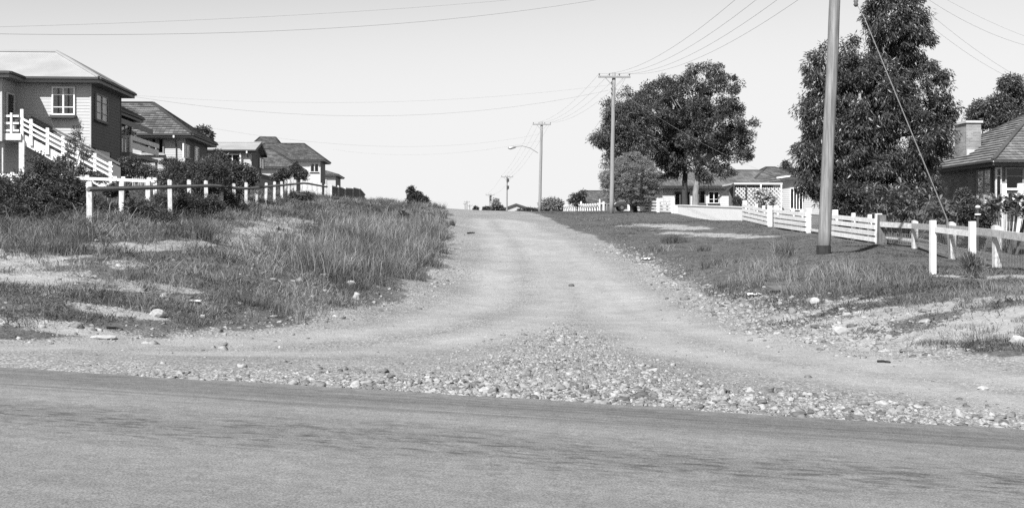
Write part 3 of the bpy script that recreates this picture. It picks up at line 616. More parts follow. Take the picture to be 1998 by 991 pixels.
MB().obox(V3(cx_ + .05, cy_ + .24, cz_ + .95), V3(.3, 0, 0), V3(0, .2, .02), V3(0, -.02, .06)).build('rug', 'fabric_dark', ch, bevel=.04)

# house with the balcony
xe = -18.9; pe = pin(280, 233, X=xe); zE2 = pe.z; x1 = xe - .6; yA = yb + 1.6; yB = pe.y - .6; zg = gz(-19, 66) - .3
h2 = thing('balcony_house', 'dark weatherboard house with tall pale windows behind a white-railed balcony, second on the left', 'house', (x1, yA, zg))
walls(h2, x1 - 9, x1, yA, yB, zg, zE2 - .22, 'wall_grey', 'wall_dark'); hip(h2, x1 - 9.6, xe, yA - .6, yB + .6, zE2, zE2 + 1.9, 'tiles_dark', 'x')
xr = -18.2; p2 = pin(298, 253, X=xr); zr2 = p2.z; y2b = p2.y
rf = MB(); ys = pin(222, 237, X=xr).y; plane_flat(rf, V3(xr, ys, zr2), V3(xr, y2b, zr2), V3(x1, y2b, zr2 + .45), V3(x1, ys, zr2 + .45)); rf.quad([V3(xr, ys, zr2 - .05), V3(x1, ys, zr2 + .4), V3(x1, y2b, zr2 + .4), V3(xr, y2b, zr2 - .05)]); rf.build('verandah_roof', 'tiles_dark', h2)
MB().bar((xr, ys, zr2 - .17), (xr, y2b, zr2 - .17), .06, .3).build('verandah_fascia', 'trim_grey', h2)
win_px(h2, '+x', x1 + .022, 226, 249, 238, 298, n=3, transoms=(), curtain=.8, sill=None)
win_px(h2, '+x', x1 + .022, 254, 264, 256, 270, n=2, transoms=(.5,), curtain=False, sill=None)
xb = -18.1; pb0 = pin(253, 297, X=xb); pb1 = pin(309, 300, X=xb); zf = pb0.z
MB().box(x1, xb, pb0.y, pb1.y, zf - .2, zf).build('balcony_floor', 'wall_mid', h2)
bl = MB()
for i in range(9): xx = x1 + .1 + (xb - x1 - .1) * i / 8; bl.box(xx - .045, xx + .045, pb0.y - .02, pb0.y + .02, zf, zf + .86)
bl.box(x1, xb, pb0.y - .04, pb0.y + .04, zf + .86, zf + .95); bl.build('balcony_rail', 'white_paint', h2)
bl = MB(); bl.box(xb - .02, xb + .02, pb0.y, pb1.y, zf + .25, zf + .6); bl.box(xb - .04, xb + .05, pb0.y, pb1.y, zf + .72, zf + .98); bl.box(xb - .06, xb + .03, pb0.y, pb0.y + .5, zf, zf + .98); bl.build('balcony_rail', 'white_paint', h2)
for yy in (pb0.y + .1, pb1.y - .1): MB().box(xb - .16, xb - .04, yy - .06, yy + .06, zg, zf - .2).build('balcony_post', 'aged_white', h2)
bl = MB(); zl = zf - 1.15
for i in range(16): yy = pb0.y + (pb1.y - pb0.y) * i / 15; bl.box(xb - .02, xb + .02, yy - .04, yy + .04, zl - .75, zl)
for i in range(9): xx = x1 + (xb - x1) * i / 8; bl.box(xx - .05, xx + .05, pb0.y - .02, pb0.y + .02, zl - .75, zl + .5)
bl.box(xb - .04, xb + .04, pb0.y, pb1.y, zl, zl + .13); bl.build('lower_screen', 'aged_white', h2)

# tiled house
xe = -17.; c = pin(374, 262, X=xe); zE3 = c.z; x1, y0 = xe - .6, c.y + .6; yb3 = pin(423, 285, X=xe).y - .6; zg = gz(-19, 76) - .3
h3 = thing('tiled_hip_house', 'house with steep tiled hip roof and dark side wall, third on the left', 'house', (x1, y0, zg))
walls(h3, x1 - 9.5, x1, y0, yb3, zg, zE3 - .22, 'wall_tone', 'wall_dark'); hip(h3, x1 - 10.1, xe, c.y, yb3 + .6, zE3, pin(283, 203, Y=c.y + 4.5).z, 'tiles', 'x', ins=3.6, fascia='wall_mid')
win_px(h3, '-y', y0 - .022, 276, 320, 270, 300, n=3, transoms=(), frame='wall_mid', curtain=.5, sill='aged_white')
win_px(h3, '+x', x1 + .022, 356, 368, 282, 309, transoms=(.5,), curtain=False, sill=None); win_px(h3, '+x', x1 + .022, 379, 386, 287, 316, n=1, transoms=(.5,), curtain=.6, sill=None)
downpipe(h3, pin(340, 0, Y=c.y).x, c.y + .1, zE3 - .1, zg); MB().box(pin(338, 0, Y=c.y).x, pin(341, 0, Y=c.y).x, c.y - .12, c.y - .02, zE3 - .25, zE3).build('rain_head', 'white_paint', h3)

# gabled iron-roofed house
xe = -17.; c = pin(499, 293, X=xe); zE4 = c.z; yb4 = pin(521, 307, X=xe).y; zr4 = pin(510, 279, X=xe).z; x1, y0 = xe - .5, c.y + .5; zg = gz(-19, 98) - .3
h4 = thing('gabled_iron_house', 'small house with light iron gable roof between two tiled roofs on the left', 'house', (x1, y0, zg))
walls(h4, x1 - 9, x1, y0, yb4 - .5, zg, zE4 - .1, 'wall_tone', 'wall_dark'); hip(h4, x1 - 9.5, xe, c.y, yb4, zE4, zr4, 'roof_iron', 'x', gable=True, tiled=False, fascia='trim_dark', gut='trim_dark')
MB().prism([(x1, y0, zE4 - .11), (x1, yb4 - .5, zE4 - .11), (x1, (c.y + yb4) / 2, zr4 - .2)], (-.1, 0, 0)).build('gable_wall', 'wall_dark', h4)
win_px(h4, '-y', y0 - .022, 437, 470, 301, 326, n=2, transoms=(), curtain=False, sill=None); win_px(h4, '+x', x1 + .022, 505, 514, 308, 330, n=2, transoms=(), frame='wall_mid', curtain=.5, sill=None)
for px in (437, 469): xx = pin(px, 0, Y=y0 - .25).x; MB().box(xx - .07, xx + .07, y0 - .32, y0 - .18, zg, zE4 - .2).build('verandah_post', 'white_paint', h4)
st = MB(); xa_, xb_ = pin(437, 0, Y=y0 - .3).x, pin(487, 0, Y=y0 - .3).x; zt = pin(0, 333, Y=y0 - .3).z
for i in range(15): xx = xa_ + (xb_ - xa_) * i / 14; st.box(xx - .04, xx + .04, y0 - .32, y0 - .28, zt - .8, zt)
st.box(xa_, xb_, y0 - .35, y0 - .25, zt, zt + .1); st.build('verandah_rail', 'aged_white', h4)
downpipe(h4, pin(482, 0, Y=c.y).x, c.y + .1, zE4 - .1, zg); MB().box(pin(480.5, 0, Y=c.y).x, pin(483, 0, Y=c.y).x, c.y - .12, c.y - .02, zE4 - .3, zE4).build('rain_head', 'white_paint', h4)

# low tiled house
xe = -17.; c = pin(580, 325, X=xe); zE5 = c.z; x1, y0 = xe - .5, c.y + .5; yb5 = c.y + 8; zg = gz(-19, 125) - .3
h5 = thing('low_tiled_house', 'low house with tiled hip roof and wide window, in front of the two-storey house', 'house', (x1, y0, zg))
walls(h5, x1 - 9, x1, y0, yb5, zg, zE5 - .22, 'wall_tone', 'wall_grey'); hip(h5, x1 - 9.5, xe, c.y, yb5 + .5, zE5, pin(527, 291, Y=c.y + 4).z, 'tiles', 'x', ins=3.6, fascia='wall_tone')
win_px(h5, '-y', y0 - .022, 540, 566, 329, 345, n=3, transoms=(), curtain=.3, sill=None)

# two-storey house
xe = -17.; c = pin(634, 311, X=xe); zE6 = c.z; x1, y0 = xe - .7, c.y + .7; yb6 = pin(645, 317, X=xe).y - .7; zg = gz(-19, 154) - .3
h6 = thing('two_storey_house', 'two-storey white-walled house with a broad dark tiled roof near the crest', 'house', (x1, y0, zg))
walls(h6, x1 - 11, x1, y0, yb6, zg, zE6 - .22, 'wall_white', 'wall_grey', boarded=False); hip(h6, x1 - 11.7, xe, c.y, yb6 + .7, zE6, pin(588, 281, Y=c.y + 4).z, 'tiles_dark', 'x', ins=3.4, fascia='wall_tone')
win_px(h6, '-y', y0 - .006, 605, 622, 319, 336, n=2, transoms=(), curtain=.4, sill='trim_dark')
xl, xr_ = pin(462, 0, Y=c.y + 8).x, pin(536, 0, Y=c.y + 8).x
b6 = MB(); zz = pin(500, 268, Y=c.y + 12).z; hip(h6, xl, xr_ + 2.2, c.y + 6, c.y + 18, zE6 + .25, zz, 'tiles_dark', 'x', ins=2.7, fascia='wall_tone')
MB().box(xl + .7, xr_ + 1.5, c.y + 6.7, c.y + 17.3, zg, zE6).build('wall', 'wall_white', h6)

# far end house
xe = -18.5; c = pin(661, 341, X=xe); c.z = pin(661, 341, X=xe).z; x1, y0 = xe - .6, c.y + .6; zg = gz(-17, 170) - .3; yb7 = pin(671, 348, X=xe).y
h7 = thing('crest_house', 'smallest and last house on the left, pale roof beside the two-storey house', 'house', (x1, y0, zg))
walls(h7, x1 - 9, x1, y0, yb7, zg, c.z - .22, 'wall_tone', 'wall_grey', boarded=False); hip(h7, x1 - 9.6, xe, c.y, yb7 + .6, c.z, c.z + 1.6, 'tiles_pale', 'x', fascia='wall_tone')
win_px(h7, '-y', y0 - .006, 633, 638, 347, 362, n=2, transoms=(), curtain=False, sill=None)

# ------------------------------------------------------------------ right side houses
# brick house with chimney
c = pin(1938, 313, D=56); zE8 = c.z; x0, y0 = c.x + .7, c.y + .7; zg = gz(30, 58) - .4
h8 = thing('brick_house', 'low brick house with tiled roof and square chimney at the right edge of the street', 'house', (x0, y0, zg))
walls(h8, x0, x0 + 12, y0, y0 + 10, zg, zE8 - .22, 'brick', 'brick', boarded=False, sides='-y-x')
hip(h8, c.x, x0 + 12.7, c.y, y0 + 10.7, zE8, zE8 + 3.1, 'tiles_pale', 'x', ins=5.2, fascia='trim_dark')
MB().bar((c.x - .02, c.y - .035, zE8 - .06), (x0 + 12, c.y - .035, zE8 - .06), .06, .07).build('gutter_edge', 'white_paint', h8)
pc = pin(1888, 300, X=x0 + .75); cw = .42; cy = .72; zt = pin(1894, 236, D=60).z
chm = MB()
for (n_, p, q) in (((0, -1), (-cw, -cy), (cw, -cy)), ((-1, 0), (-cw, cy), (-cw, -cy)), ((1, 0), (cw, -cy), (cw, cy)), ((0, 1), (cw, cy), (-cw, cy))):
    chm.quad([V3(pc.x + p[0], pc.y + p[1], zE8 - .2), V3(pc.x + q[0], pc.y + q[1], zE8 - .2), V3(pc.x + q[0], pc.y + q[1], zt), V3(pc.x + p[0], pc.y + p[1], zt)], [(0, 0), (2 * cw, 0), (2 * cw, zt - zE8 + .2), (0, zt - zE8 + .2)])
cho = chm.build('chimney', 'brick_chimney', h8); MB().box(pc.x - cw - .08, pc.x + cw + .08, pc.y - cy - .08, pc.y + cy + .08, zt, zt + .12).build('chimney_cap', 'concrete', cho)
fl_ = MB(); fl_.box(pc.x - cw - .02, pc.x + cw + .12, pc.y - cy - .12, pc.y - cy - .02, zE8 + .3, zE8 + .95); fl_.box(pc.x - cw - .1, pc.x - cw - .02, pc.y - cy - .1, pc.y + cy, zE8 + .2, zE8 + .45); fl_.build('flashing', 'concrete', cho)
win_px(h8, '-x', x0 - .006, 1908, 1936, 331, 400, n=2, transoms=(), frame='wall_mid', curtain=.25, sill=None, part='glazed_door')
win_px(h8, '-y', y0 - .006, 1941, 1953, 327, 392, n=1, transoms=(.75,), frame='aged_white', curtain=.4, sill=None)
win_px(h8, '-y', y0 - .006, 1960, 1996, 327, 372, n=1, transoms=(.62,), frame='wall_mid', curtain=False, sill=None); win_px(h8, '-y', y0 - .006, 2002, 2040, 327, 372, n=1, transoms=(.62,), frame='wall_mid', curtain=False, sill=None)
MB().box(x0 - .6, x0 + 9, y0 - 1.6, y0 - .02, zg, gz(30, 56) + .55).build('porch_base', 'concrete', h8)
for px in (1958, 1991):
    xx = pin(px, 0, Y=y0 - 1.7).x; zt2 = pin(px, 358, Y=y0 - 1.7).z; MB().box(xx - .12, xx + .12, y0 - 1.82, y0 - 1.58, zg, zt2).build('porch_post', 'white_paint', h8, bevel=.03)
xx0, xx1 = pin(1958, 0, Y=y0 - 1.7).x, pin(2060, 0, Y=y0 - 1.7).x; st = MB(); zt2 = pin(1980, 367, Y=y0 - 1.7).z; st.box(xx0, xx1, y0 - 1.74, y0 - 1.66, zt2 - .1, zt2); st.box(xx0, xx1, y0 - 1.73, y0 - 1.67, zt2 - .75, zt2 - .3); st.build('porch_rail', 'white_paint', h8)

# house behind the gum trees
Y9 = 104.; e0 = pin(1284, 363, Y=Y9); e1 = pin(1436, 363, Y=Y9); zE9 = e0.z; zg = gz(24, 104) - .3
h9 = thing('house_behind_gums', 'long white weatherboard house with tiled roof standing behind the gum trees', 'house', (e0.x, Y9, zg))
x0, x1 = e0.x + .6, pin(1545, 0, Y=Y9).x
walls(h9, x0, x1, Y9 + .6, Y9 + 9, zg, zE9 - .22, 'wall_white', 'wall_tone', sides='-y-x'); hip(h9, e0.x, x1 + .6, Y9, Y9 + 9.6, zE9, pin(1400, 333, Y=Y9 + 4.8).z, 'tiles_pale', 'x', ins=2.6, fascia='wall_white')
pk = pin(1498, 327, Y=Y9 + 6); hip(h9, pin(1452, 0, Y=Y9 + 6).x, pin(1556, 0, Y=Y9 + 6).x, Y9 + 2.2, Y9 + 10, zE9 + .8, pk.z, 'tiles', 'x', ins=2.3, fascia='wall_white')
win_px(h9, '-y', Y9 + .578, 1382, 1403, 374, 397, n=2, transoms=(.35,), curtain=False); win_px(h9, '-y', Y9 + .578, 1316, 1346, 374, 402, n=3, transoms=(), frame='wall_grey', curtain=False, sill=None); win_px(h9, '-y', Y9 + .578, 1362, 1376, 372, 398, n=1, transoms=(), curtain=.3, frame='wall_mid')
# lean-to with lattice pergola and the skillion-roofed extension in front
Yp = 82.; a = pin(1432, 360, Y=Yp); b = pin(1527, 362, Y=Yp); zg = gz(22, 84) - .2
pg = thing('lattice_pergola', 'white lattice-sided pergola with flat dark-edged roof between wall and extension', 'pergola', (a.x, Yp, zg))
MB().box(a.x, b.x, Yp, Yp + 3.5, a.z, a.z + .13).build('roof', 'wall_white', pg); MB().prism([(a.x - 1.2, Yp, a.z - 1.0), (a.x, Yp, a.z + .1), (a.x, Yp, a.z - .05), (a.x - 1.2, Yp, a.z - 1.15)], (0, .3, 0)).build('sloping_bargeboard', 'trim_dark', pg)
MB().box(a.x + .2, b.x - .1, Yp + 2.2, Yp + 2.3, zg, a.z - .02).build('painted_lattice_shade', 'wall_dark', pg)  # dark sheet added behind the lattice, painted in place of the pergola's deep shade
lt = MB(); z0, z1 = zg, a.z - .25; W = b.x - a.x - .1; H = z1 - z0; s = .3
for sg in (1, -1):
    k = -H
    while k < W:
        t0, t1 = max(0, -k), min(H, W - k)
        if t1 > t0: lt.bar((a.x + .1 + (k + t0), Yp + .05 + .02 * sg, (z0 + t0) if sg > 0 else (z1 - t0)), (a.x + .1 + (k + t1), Yp + .05 + .02 * sg, (z0 + t1) if sg > 0 else (z1 - t1)), .02, .1)
        k += s
lt.build('lattice', 'aged_white', pg)
for t in (0, .25, .55, .97): xx = a.x + (b.x - a.x) * t; MB().box(xx - .05, xx + .05, Yp - .07, Yp + .03, zg, a.z).build('post', 'white_paint' if t > .5 else 'trim_dark', pg)
Yx = 84.6; a = pin(1524, 352, Y=Yx); b = pin(1600, 352, Y=Yx); zg = gz(24, 85) - .2
ex = thing('skillion_shed', 'small weatherboard sleep-out with white-edged skillion roof beside the big leafy tree', 'shed', (a.x, Yx, zg))
walls(ex, a.x, b.x, Yx, Yx + 5, zg, a.z, 'wall_tone', 'wall_white', sides='-y-x')
MB().prism([(a.x - .5, Yx - .6, a.z + .1), (b.x, Yx - .6, a.z + .6), (b.x, Yx - .6, a.z + .68), (a.x - .5, Yx - .6, a.z + .18)], (0, 6, 0)).build('roof', 'wall_mid', ex)
MB().bar((a.x - .55, Yx - .66, a.z + .15), (b.x, Yx - .66, a.z + .68), .08, .13).build('fascia', 'white_paint', ex)
win_px(ex, '-y', Yx - .022, 1541, 1566, 367, 410, n=4, transoms=(), curtain=.2, sill=None, fw=.06)

# tiled gable roof over the crest on the right, gable facing the street
Yg = 150.; a = pin(1143, 400, Y=Yg); b = pin(1200, 400, Y=Yg); zr = pin(1150, 373, Y=Yg + 4).z; ze = pin(1150, 397, Y=Yg).z; zg = gz(22, 150) - .5
hg = thing('gabled_tile_house', 'far tiled gable roof showing over the paling rail on the right of the crest', 'house', (a.x, Yg, zg))
walls(hg, a.x + .4, b.x + 5, Yg + .5, Yg + 7.5, zg, ze - .1, 'wall_tone', 'wall_dark', boarded=False, sides='-y-x'); hip(hg, a.x, b.x + 5.5, Yg, Yg + 8, ze, zr, 'tiles', 'x', gable=True, fascia='trim_dark')
MB().prism([(a.x + .4, Yg + .5, ze - .11), (a.x + .4, Yg + 7.5, ze - .11), (a.x + .4, Yg + 4, zr - .15)], (.1, 0, 0)).build('gable_wall', 'wall_dark', hg)

# broad gable beyond the crest, straight up the street
Yc = 230.; l, r, t = pin(974, 409, Y=Yc), pin(1044, 409, Y=Yc), pin(1007, 397, Y=Yc); zg = gz(12, 230) - .6; zg = min(zg, pin(1000, 420, Y=Yc).z)
hc = thing('broad_gable_hall', 'pale low-gabled building with dark roof edge beyond the crest of the road', 'building', ((l.x + r.x) / 2, Yc, zg))
MB().prism([(l.x + .5, Yc + .3, zg), (r.x - .4, Yc + .3, zg), (r.x - .4, Yc + .3, r.z), (t.x, Yc + .3, t.z - .2), (l.x + .5, Yc + .3, l.z)], (0, 14, 0)).build('wall', 'wall_tone', hc)
mb = MB(); mb.prism([l, t, r, r + V3(-.15, 0, -.35), t + V3(0, 0, -.4), l + V3(.15, 0, -.35)], (0, 15, 0)); mb.build('roof', 'trim_dark', hc)

# ------------------------------------------------------------------ fences, left
fx = -8.8
def gl(x, y): return V3(x, y, gz(x, y))
f1 = thing('post_and_rail_fence', 'weathered post-and-rail fence, dark rail on white posts, climbing beside the left houses', 'fence', gl(fx, 28))
ys = 27.78 + 2.66 * np.arange(21)
def rail_z(y):
    D_ = y * ca + fx * sa; px = CX + F * (fx * ca - y * sa) / D_; return pin(px, np.interp(px, [100, 165, 239, 334, 412, 440, 465, 510, 592, 612, 640], [365, 364, 362.5, 360.5, 358.5, 361, 366, 362, 355, 359, 364]), D=D_).z
for i, y in enumerate(ys):
    p = gl(fx, y); ln = random.uniform(-.03, .03); hh = rail_z(y) + .13 + random.uniform(-.04, .05) - p.z
    MB().prism([(p.x - .065, y - .06, p.z - .2), (p.x + .065, y - .06, p.z - .2), (p.x + .065 + ln, y - .06, p.z + hh), (p.x - .02 + ln, y - .06, p.z + hh + .03), (p.x - .065 + ln, y - .06, p.z + hh)], (0, .12, 0)).build('post', 'flaking_white', f1)
for y, y2 in zip(np.r_[27.2, ys[1:-1]], ys[1:]):
    a, b = V3(fx, y, rail_z(y)), V3(fx, y2, rail_z(y2)); o = V3(.13, 0, -.07)
    mb = MB(); d = (b - a) / 2; mb.obox((a + b) / 2 + o, d * .998, V3(.032, 0, .032), V3(-.03, 0, .03)); mb.build('rail', 'old_timber', f1)
f2 = thing('paling_fence', 'close-boarded dark paling fence stepping down to the crest past the post-and-rail fence', 'fence', gl(fx, 84))
ya_ = [84.5, 90, 96, 104, 112, 120]
for y, y2 in zip(ya_, ya_[1:]):
    a, b = gl(fx, y), gl(fx, y2); MB().prism([(fx, y, a.z - .2), (fx, y2, b.z - .2), (fx, y2, b.z + 1.05), (fx, y, a.z + 1.15)], (-.03, 0, 0)).build('paling_panel', 'palings', f2)
    MB().bar(a + V3(.05, 0, 1.12), b + V3(.05, 0, 1.02), .09, .09).build('capping_rail', 'aged_white', f2)
    MB().box(fx - .02, fx + .12, y - .07, y + .07, a.z - .1, a.z + 1.2).build('post', 'aged_white', f2)
# inner white rail in front of the corner house
f3 = thing('inner_rail_fence', 'white rail fence across the corner house garden at the foot of the stair', 'fence', gl(-20, 47))
Yf = 46.5; pts = []
for px in (-60, -18, 25, 70, 120, 170, 225, 241, 291, 303):
    q = pin(px, 0, Y=Yf); zt = pin(px, 341 + 12 * max(0, min(1, px / 300)), Y=Yf).z; pts.append(V3(q.x, Yf, zt)); zb_ = gz(q.x, Yf)
    MB().box(q.x - .075, q.x + .075, Yf - .06, Yf + .06, min(zb_, zt - .8), zt + .12).build('post', 'white_paint', f3)
for p, q in zip(pts, pts[1:]): MB().bar(p + V3(0, -.09, -.02), q + V3(0, -.09, -.02), .04, .12).build('rail', 'white_paint', f3)
# paling fence between the iron-roofed and the low tiled house
f4 = thing('dividing_fence', 'dark close-boarded fence sloping down between the gabled iron house and its tiled neighbour', 'fence', gl(-14, 100))
p, q = pin(497, 338, D=96), pin(555, 352, D=99); MB().prism([p, q, q + V3(0, 0, -1.6), p + V3(0, 0, -1.9)], (0, .04, 0)).build('paling_panel', 'palings', f4); MB().bar(p + Z * .03, q + Z * .03, .1, .08).build('capping_rail', 'old_timber', f4)

# ------------------------------------------------------------------ fences, right
FX = [(24, 13.6), (29, 14.7), (35, 16.1), (38.5, 16.9), (41, 16.4), (46, 16.3), (49, 16.3), (60, 16.4), (78, 16.4), (94, 16.3), (109, 16.35), (116, 16.3), (150, 16.3)]
def frx(y): return float(np.interp(y, [a for a, b in FX], [b for a, b in FX]))
def fpt(px):
    lo, hi = 20., 170.
    for _ in range(40):
        m_ = (lo + hi) / 2; q = pin(px, 0, Y=m_)
        if q.x > frx(m_): hi = m_
        else: lo = m_
    return frx(lo), lo
def fz(px, py): x, y = fpt(px); return pin(px, py, Y=y).z
def base(px): x, y = fpt(px); return V3(x, y, gz(x, y))
def slat_fence(label, posts, top, nb=4, kind='slat_fence', m='white_paint', end=0, bw=.17):
    """posts: pixel columns; top: photo heights of the top board at the ends; boards on the street face"""
    a, b = base(posts[0]), base(posts[-1]); o = thing(kind, label, 'fence', a)
    ta, tb = fz(posts[0], top[0]), fz(posts[-1], top[1])
    for i, px in enumerate(posts):
        p = base(px); t = (p - a).length / max((b - a).length, 1e-6); zt = ta + (tb - ta) * t; big = .11 if (i in (0, len(posts) - 1)) else .07
        MB().box(p.x - big, p.x + big, p.y - big, p.y + big, p.z - .15, zt + (.16 if big > .1 else .1)).build('post', m, o, bevel=.02)
    sd = (b - a).cross(Z).normalized(); sd = sd if sd.x < 0 else -sd
    ha, hb = ta - a.z, tb - b.z
    for k in range(nb):
        f_ = (k + .62) / (nb + .12); MB().bar(V3(a.x, a.y, a.z + ha * f_) + sd * .13, V3(b.x, b.y, b.z + hb * f_) + sd * .13, .035, bw * (ha + hb) / 2.0).build('board', m, o)
    return o
# rail and wire mesh, nearest
pxs = [2120, 1948, 1860, 1787, 1724]; tops = [470, 448, 440, 436, 433]
wf = thing('rail_and_mesh_fence', 'white post-and-rail fence with wire mesh in front of the brick house', 'fence', base(1948)); tp = []
for px, py in zip(pxs, tops):
    p = base(px); zt = fz(px, py); tp.append((p, zt))
    if px != 1724: MB().prism([(p.x - .09, p.y, p.z - .15), (p.x + .09, p.y, p.z - .15), (p.x + .09, p.y, zt + .06), (p.x - .02, p.y, zt + .12), (p.x - .09, p.y, zt + .1)], (0, .16, 0)).build('post', 'aged_white', wf)
for (p, a), (q, b) in zip(tp, tp[1:]):
    MB().bar(V3(p.x - .13, p.y, a - .09), V3(q.x - .13, q.y, b - .09), .06, .19).build('rail', 'aged_white', wf); MB().bar(V3(p.x + .1, p.y, p.z + .28), V3(q.x + .1, q.y, q.z + .3), .06, .15).build('bottom_rail', 'aged_white', wf)
    ms = MB(); n_ = int((q - p).length / .11)
    for i in range(n_ + 1): t = i / n_; c = p.lerp(q, t); ms.bar(V3(c.x - .03, c.y, c.z + .1), V3(c.x - .03, c.y + .01, a + (b - a) * t - .1), .006, .006)
    for k in range(8): f_ = k / 7; ms.bar(V3(p.x - .03, p.y, p.z + .1 + (a - p.z - .2) * f_), V3(q.x - .03, q.y, q.z + .1 + (b - q.z - .2) * f_), .006, .006)
    ms.build('wire_mesh', 'steel', wf)
p = base(1720); o = thing('gatepost', 'dark weathered corner post where white rail meets slat fence', 'post', p); MB().prism([(p.x - .15, p.y - .15, p.z - .1), (p.x + .15, p.y - .15, p.z - .1), (p.x + .12, p.y - .15, p.z + 1.1), (p.x - .13, p.y - .15, p.z + 1.12)], (0, .3, 0)).build('shaft', 'old_timber', o)
slat_fence('white four-board slat fence dappled with leaf shade, between wire gate and dark post', [1629, 1665, 1697, 1714], (417, 425), 4)
# wire gate
a, b = base(1582), base(1626); gt = thing('wire_gate', 'low white-framed wire gate half hidden behind the nearest pole', 'gate', a); za, zb = fz(1582, 417), fz(1626, 419); g = MB()
g.bar((a.x, a.y, za), (b.x, b.y, zb), .05, .05); g.bar((a.x, a.y, a.z + .15), (b.x, b.y, b.z + .15), .05, .09); g.bar((a.x, a.y, a.z + .1), (a.x, a.y + .01, za), .05, .05); g.bar((b.x, b.y, b.z + .1), (b.x, b.y + .01, zb), .05, .05); g.build('frame', 'white_paint', gt)
g = MB()
for i in range(40): c = a.lerp(b, i / 39); g.bar((c.x, c.y, c.z + .15), (c.x, c.y + .01, za + (zb - za) * i / 39), .01, .01)
for k in range(1, 8): g.bar((a.x, a.y, a.z + .1 + k * .1), (b.x, b.y, b.z + .1 + k * .1), .01, .01)
g.build('wire_mesh', 'steel', gt)
slat_fence('white four-board slat fence panel ending in a stout round-topped post by the wire gate', [1515, 1547, 1564, 1578], (407, 414), 4)
slat_fence('white four-board slat fence panel with the tallest end post, right of the solid low wall', [1453, 1476, 1490, 1502], (397, 408), 4)
# solid wall
a, b = base(1449), base(1322); wl = thing('low_garden_wall', 'solid white low garden wall along the front of the lattice house', 'wall', a); za, zb = fz(1449, 405), fz(1322, 401)
MB().prism([(a.x, a.y, a.z - .2), (b.x, b.y, b.z - .2), (b.x, b.y, zb), (a.x, a.y, za)], (.16, 0, 0)).build('wall_panel', 'wall_paint', wl)
MB().bar((a.x + .08, a.y, za + .02), (b.x + .08, b.y, zb + .02), .24, .07).build('coping', 'wall_paint', wl)
p = base(1318); MB().box(p.x - .15, p.x + .15, p.y - .15, p.y + .15, p.z - .1, zb + .05).build('pier', 'white_paint', wl)
slat_fence('short white slat fence panel against the end of the low garden wall', [1290, 1302, 1313], (391, 391), 4, bw=.15)
slat_fence('far white slat fence panel with a gap board, beside the driveway gate posts', [1242, 1268, 1284], (391, 391), 4, bw=.15)
for px, lab in ((1226.5, 'white square driveway gate post, left one of the pair'), (1231.5, 'dark driveway gate post, right one of the pair')):
    p = base(px); o = tag(MB().box(p.x - .1, p.x + .1, p.y - .1, p.y + .1, p.z - .15, fz(px, 390)).build('gatepost', 'white_paint' if px < 1230 else 'old_timber'), lab, 'post', 'driveway gate posts')
# balustrade fence running over the crest
f8 = thing('baluster_fence', 'white baluster fence running over the crest behind the second pole', 'fence', base(1170)); ysb = np.arange(113, 152, 2.1)
for y in ysb:
    x = 16.3; z = max(gz(x, y), pin(1140, 413, Y=y).z - .2); big = random.random() < .2; MB().box(x - .09, x + .09, y - .09, y + .09, z - .3, z + (1.35 if big else 1.1)).build('post', 'white_paint', f8)
for y, y2 in zip(ysb, ysb[1:]):
    a, b = (max(gz(16.3, t), pin(1140, 413, Y=t).z - .2) for t in (y, y2)); MB().bar((16.2, y, a + .92), (16.2, y2, b + .92), .05, .16).build('rail', 'white_paint', f8); MB().bar((16.35, y, a + .3), (16.35, y2, b + .3), .03, .5).build('infill', 'wall_grey', f8)
f9 = thing('low_baluster_fence', 'short dark-slatted fence return with white posts, left of the second pole', 'fence', base(1171)); Yq = 114.
for px in (1170, 1178, 1184, 1190, 1197, 1204): q = pin(px, 0, Y=Yq); MB().box(q.x - .06, q.x + .06, Yq - .05, Yq + .05, gz(q.x, Yq) - .2, pin(px, 397, Y=Yq).z - (0 if px > 1170 else -.45)).build('post', 'white_paint' if px == 1170 else 'wall_mid', f9)
p, q = pin(1170, 396, Y=Yq), pin(1206, 400, Y=Yq); MB().bar(p, q, .06, .15).build('rail', 'wall_mid', f9); MB().bar(p + V3(0, .1, -.45), q + V3(0, .1, -.4), .03, .6).build('infill', 'wall_dark', f9)
# free-standing post pair with rail on the near corner
pp = thing('timber_frame', 'two white posts joined by a rail, standing alone on the near grass', 'frame', gl(*pin(1820, 0, D=24.5)[:2]))
qa, qb = pin(1820, 430, D=24.5), pin(1897, 432, D=23.2); qa_, qb_ = gl(qa.x, qa.y), gl(qb.x, qb.y)
for q, b_ in ((qa, qa_), (qb, qb_)): MB().box(q.x - .06, q.x + .06, q.y - .06, q.y + .06, b_.z - .2, q.z).build('post', 'white_paint', pp, bevel=.008)
MB().bar(V3(qa.x, qa.y + .08, pin(1820, 447, D=24.5).z), V3(qb.x, qb.y + .08, pin(1897, 456, D=23.2).z), .04, .12).build('rail', 'aged_white', pp)
q = pin(1948, 446, D=27.5)

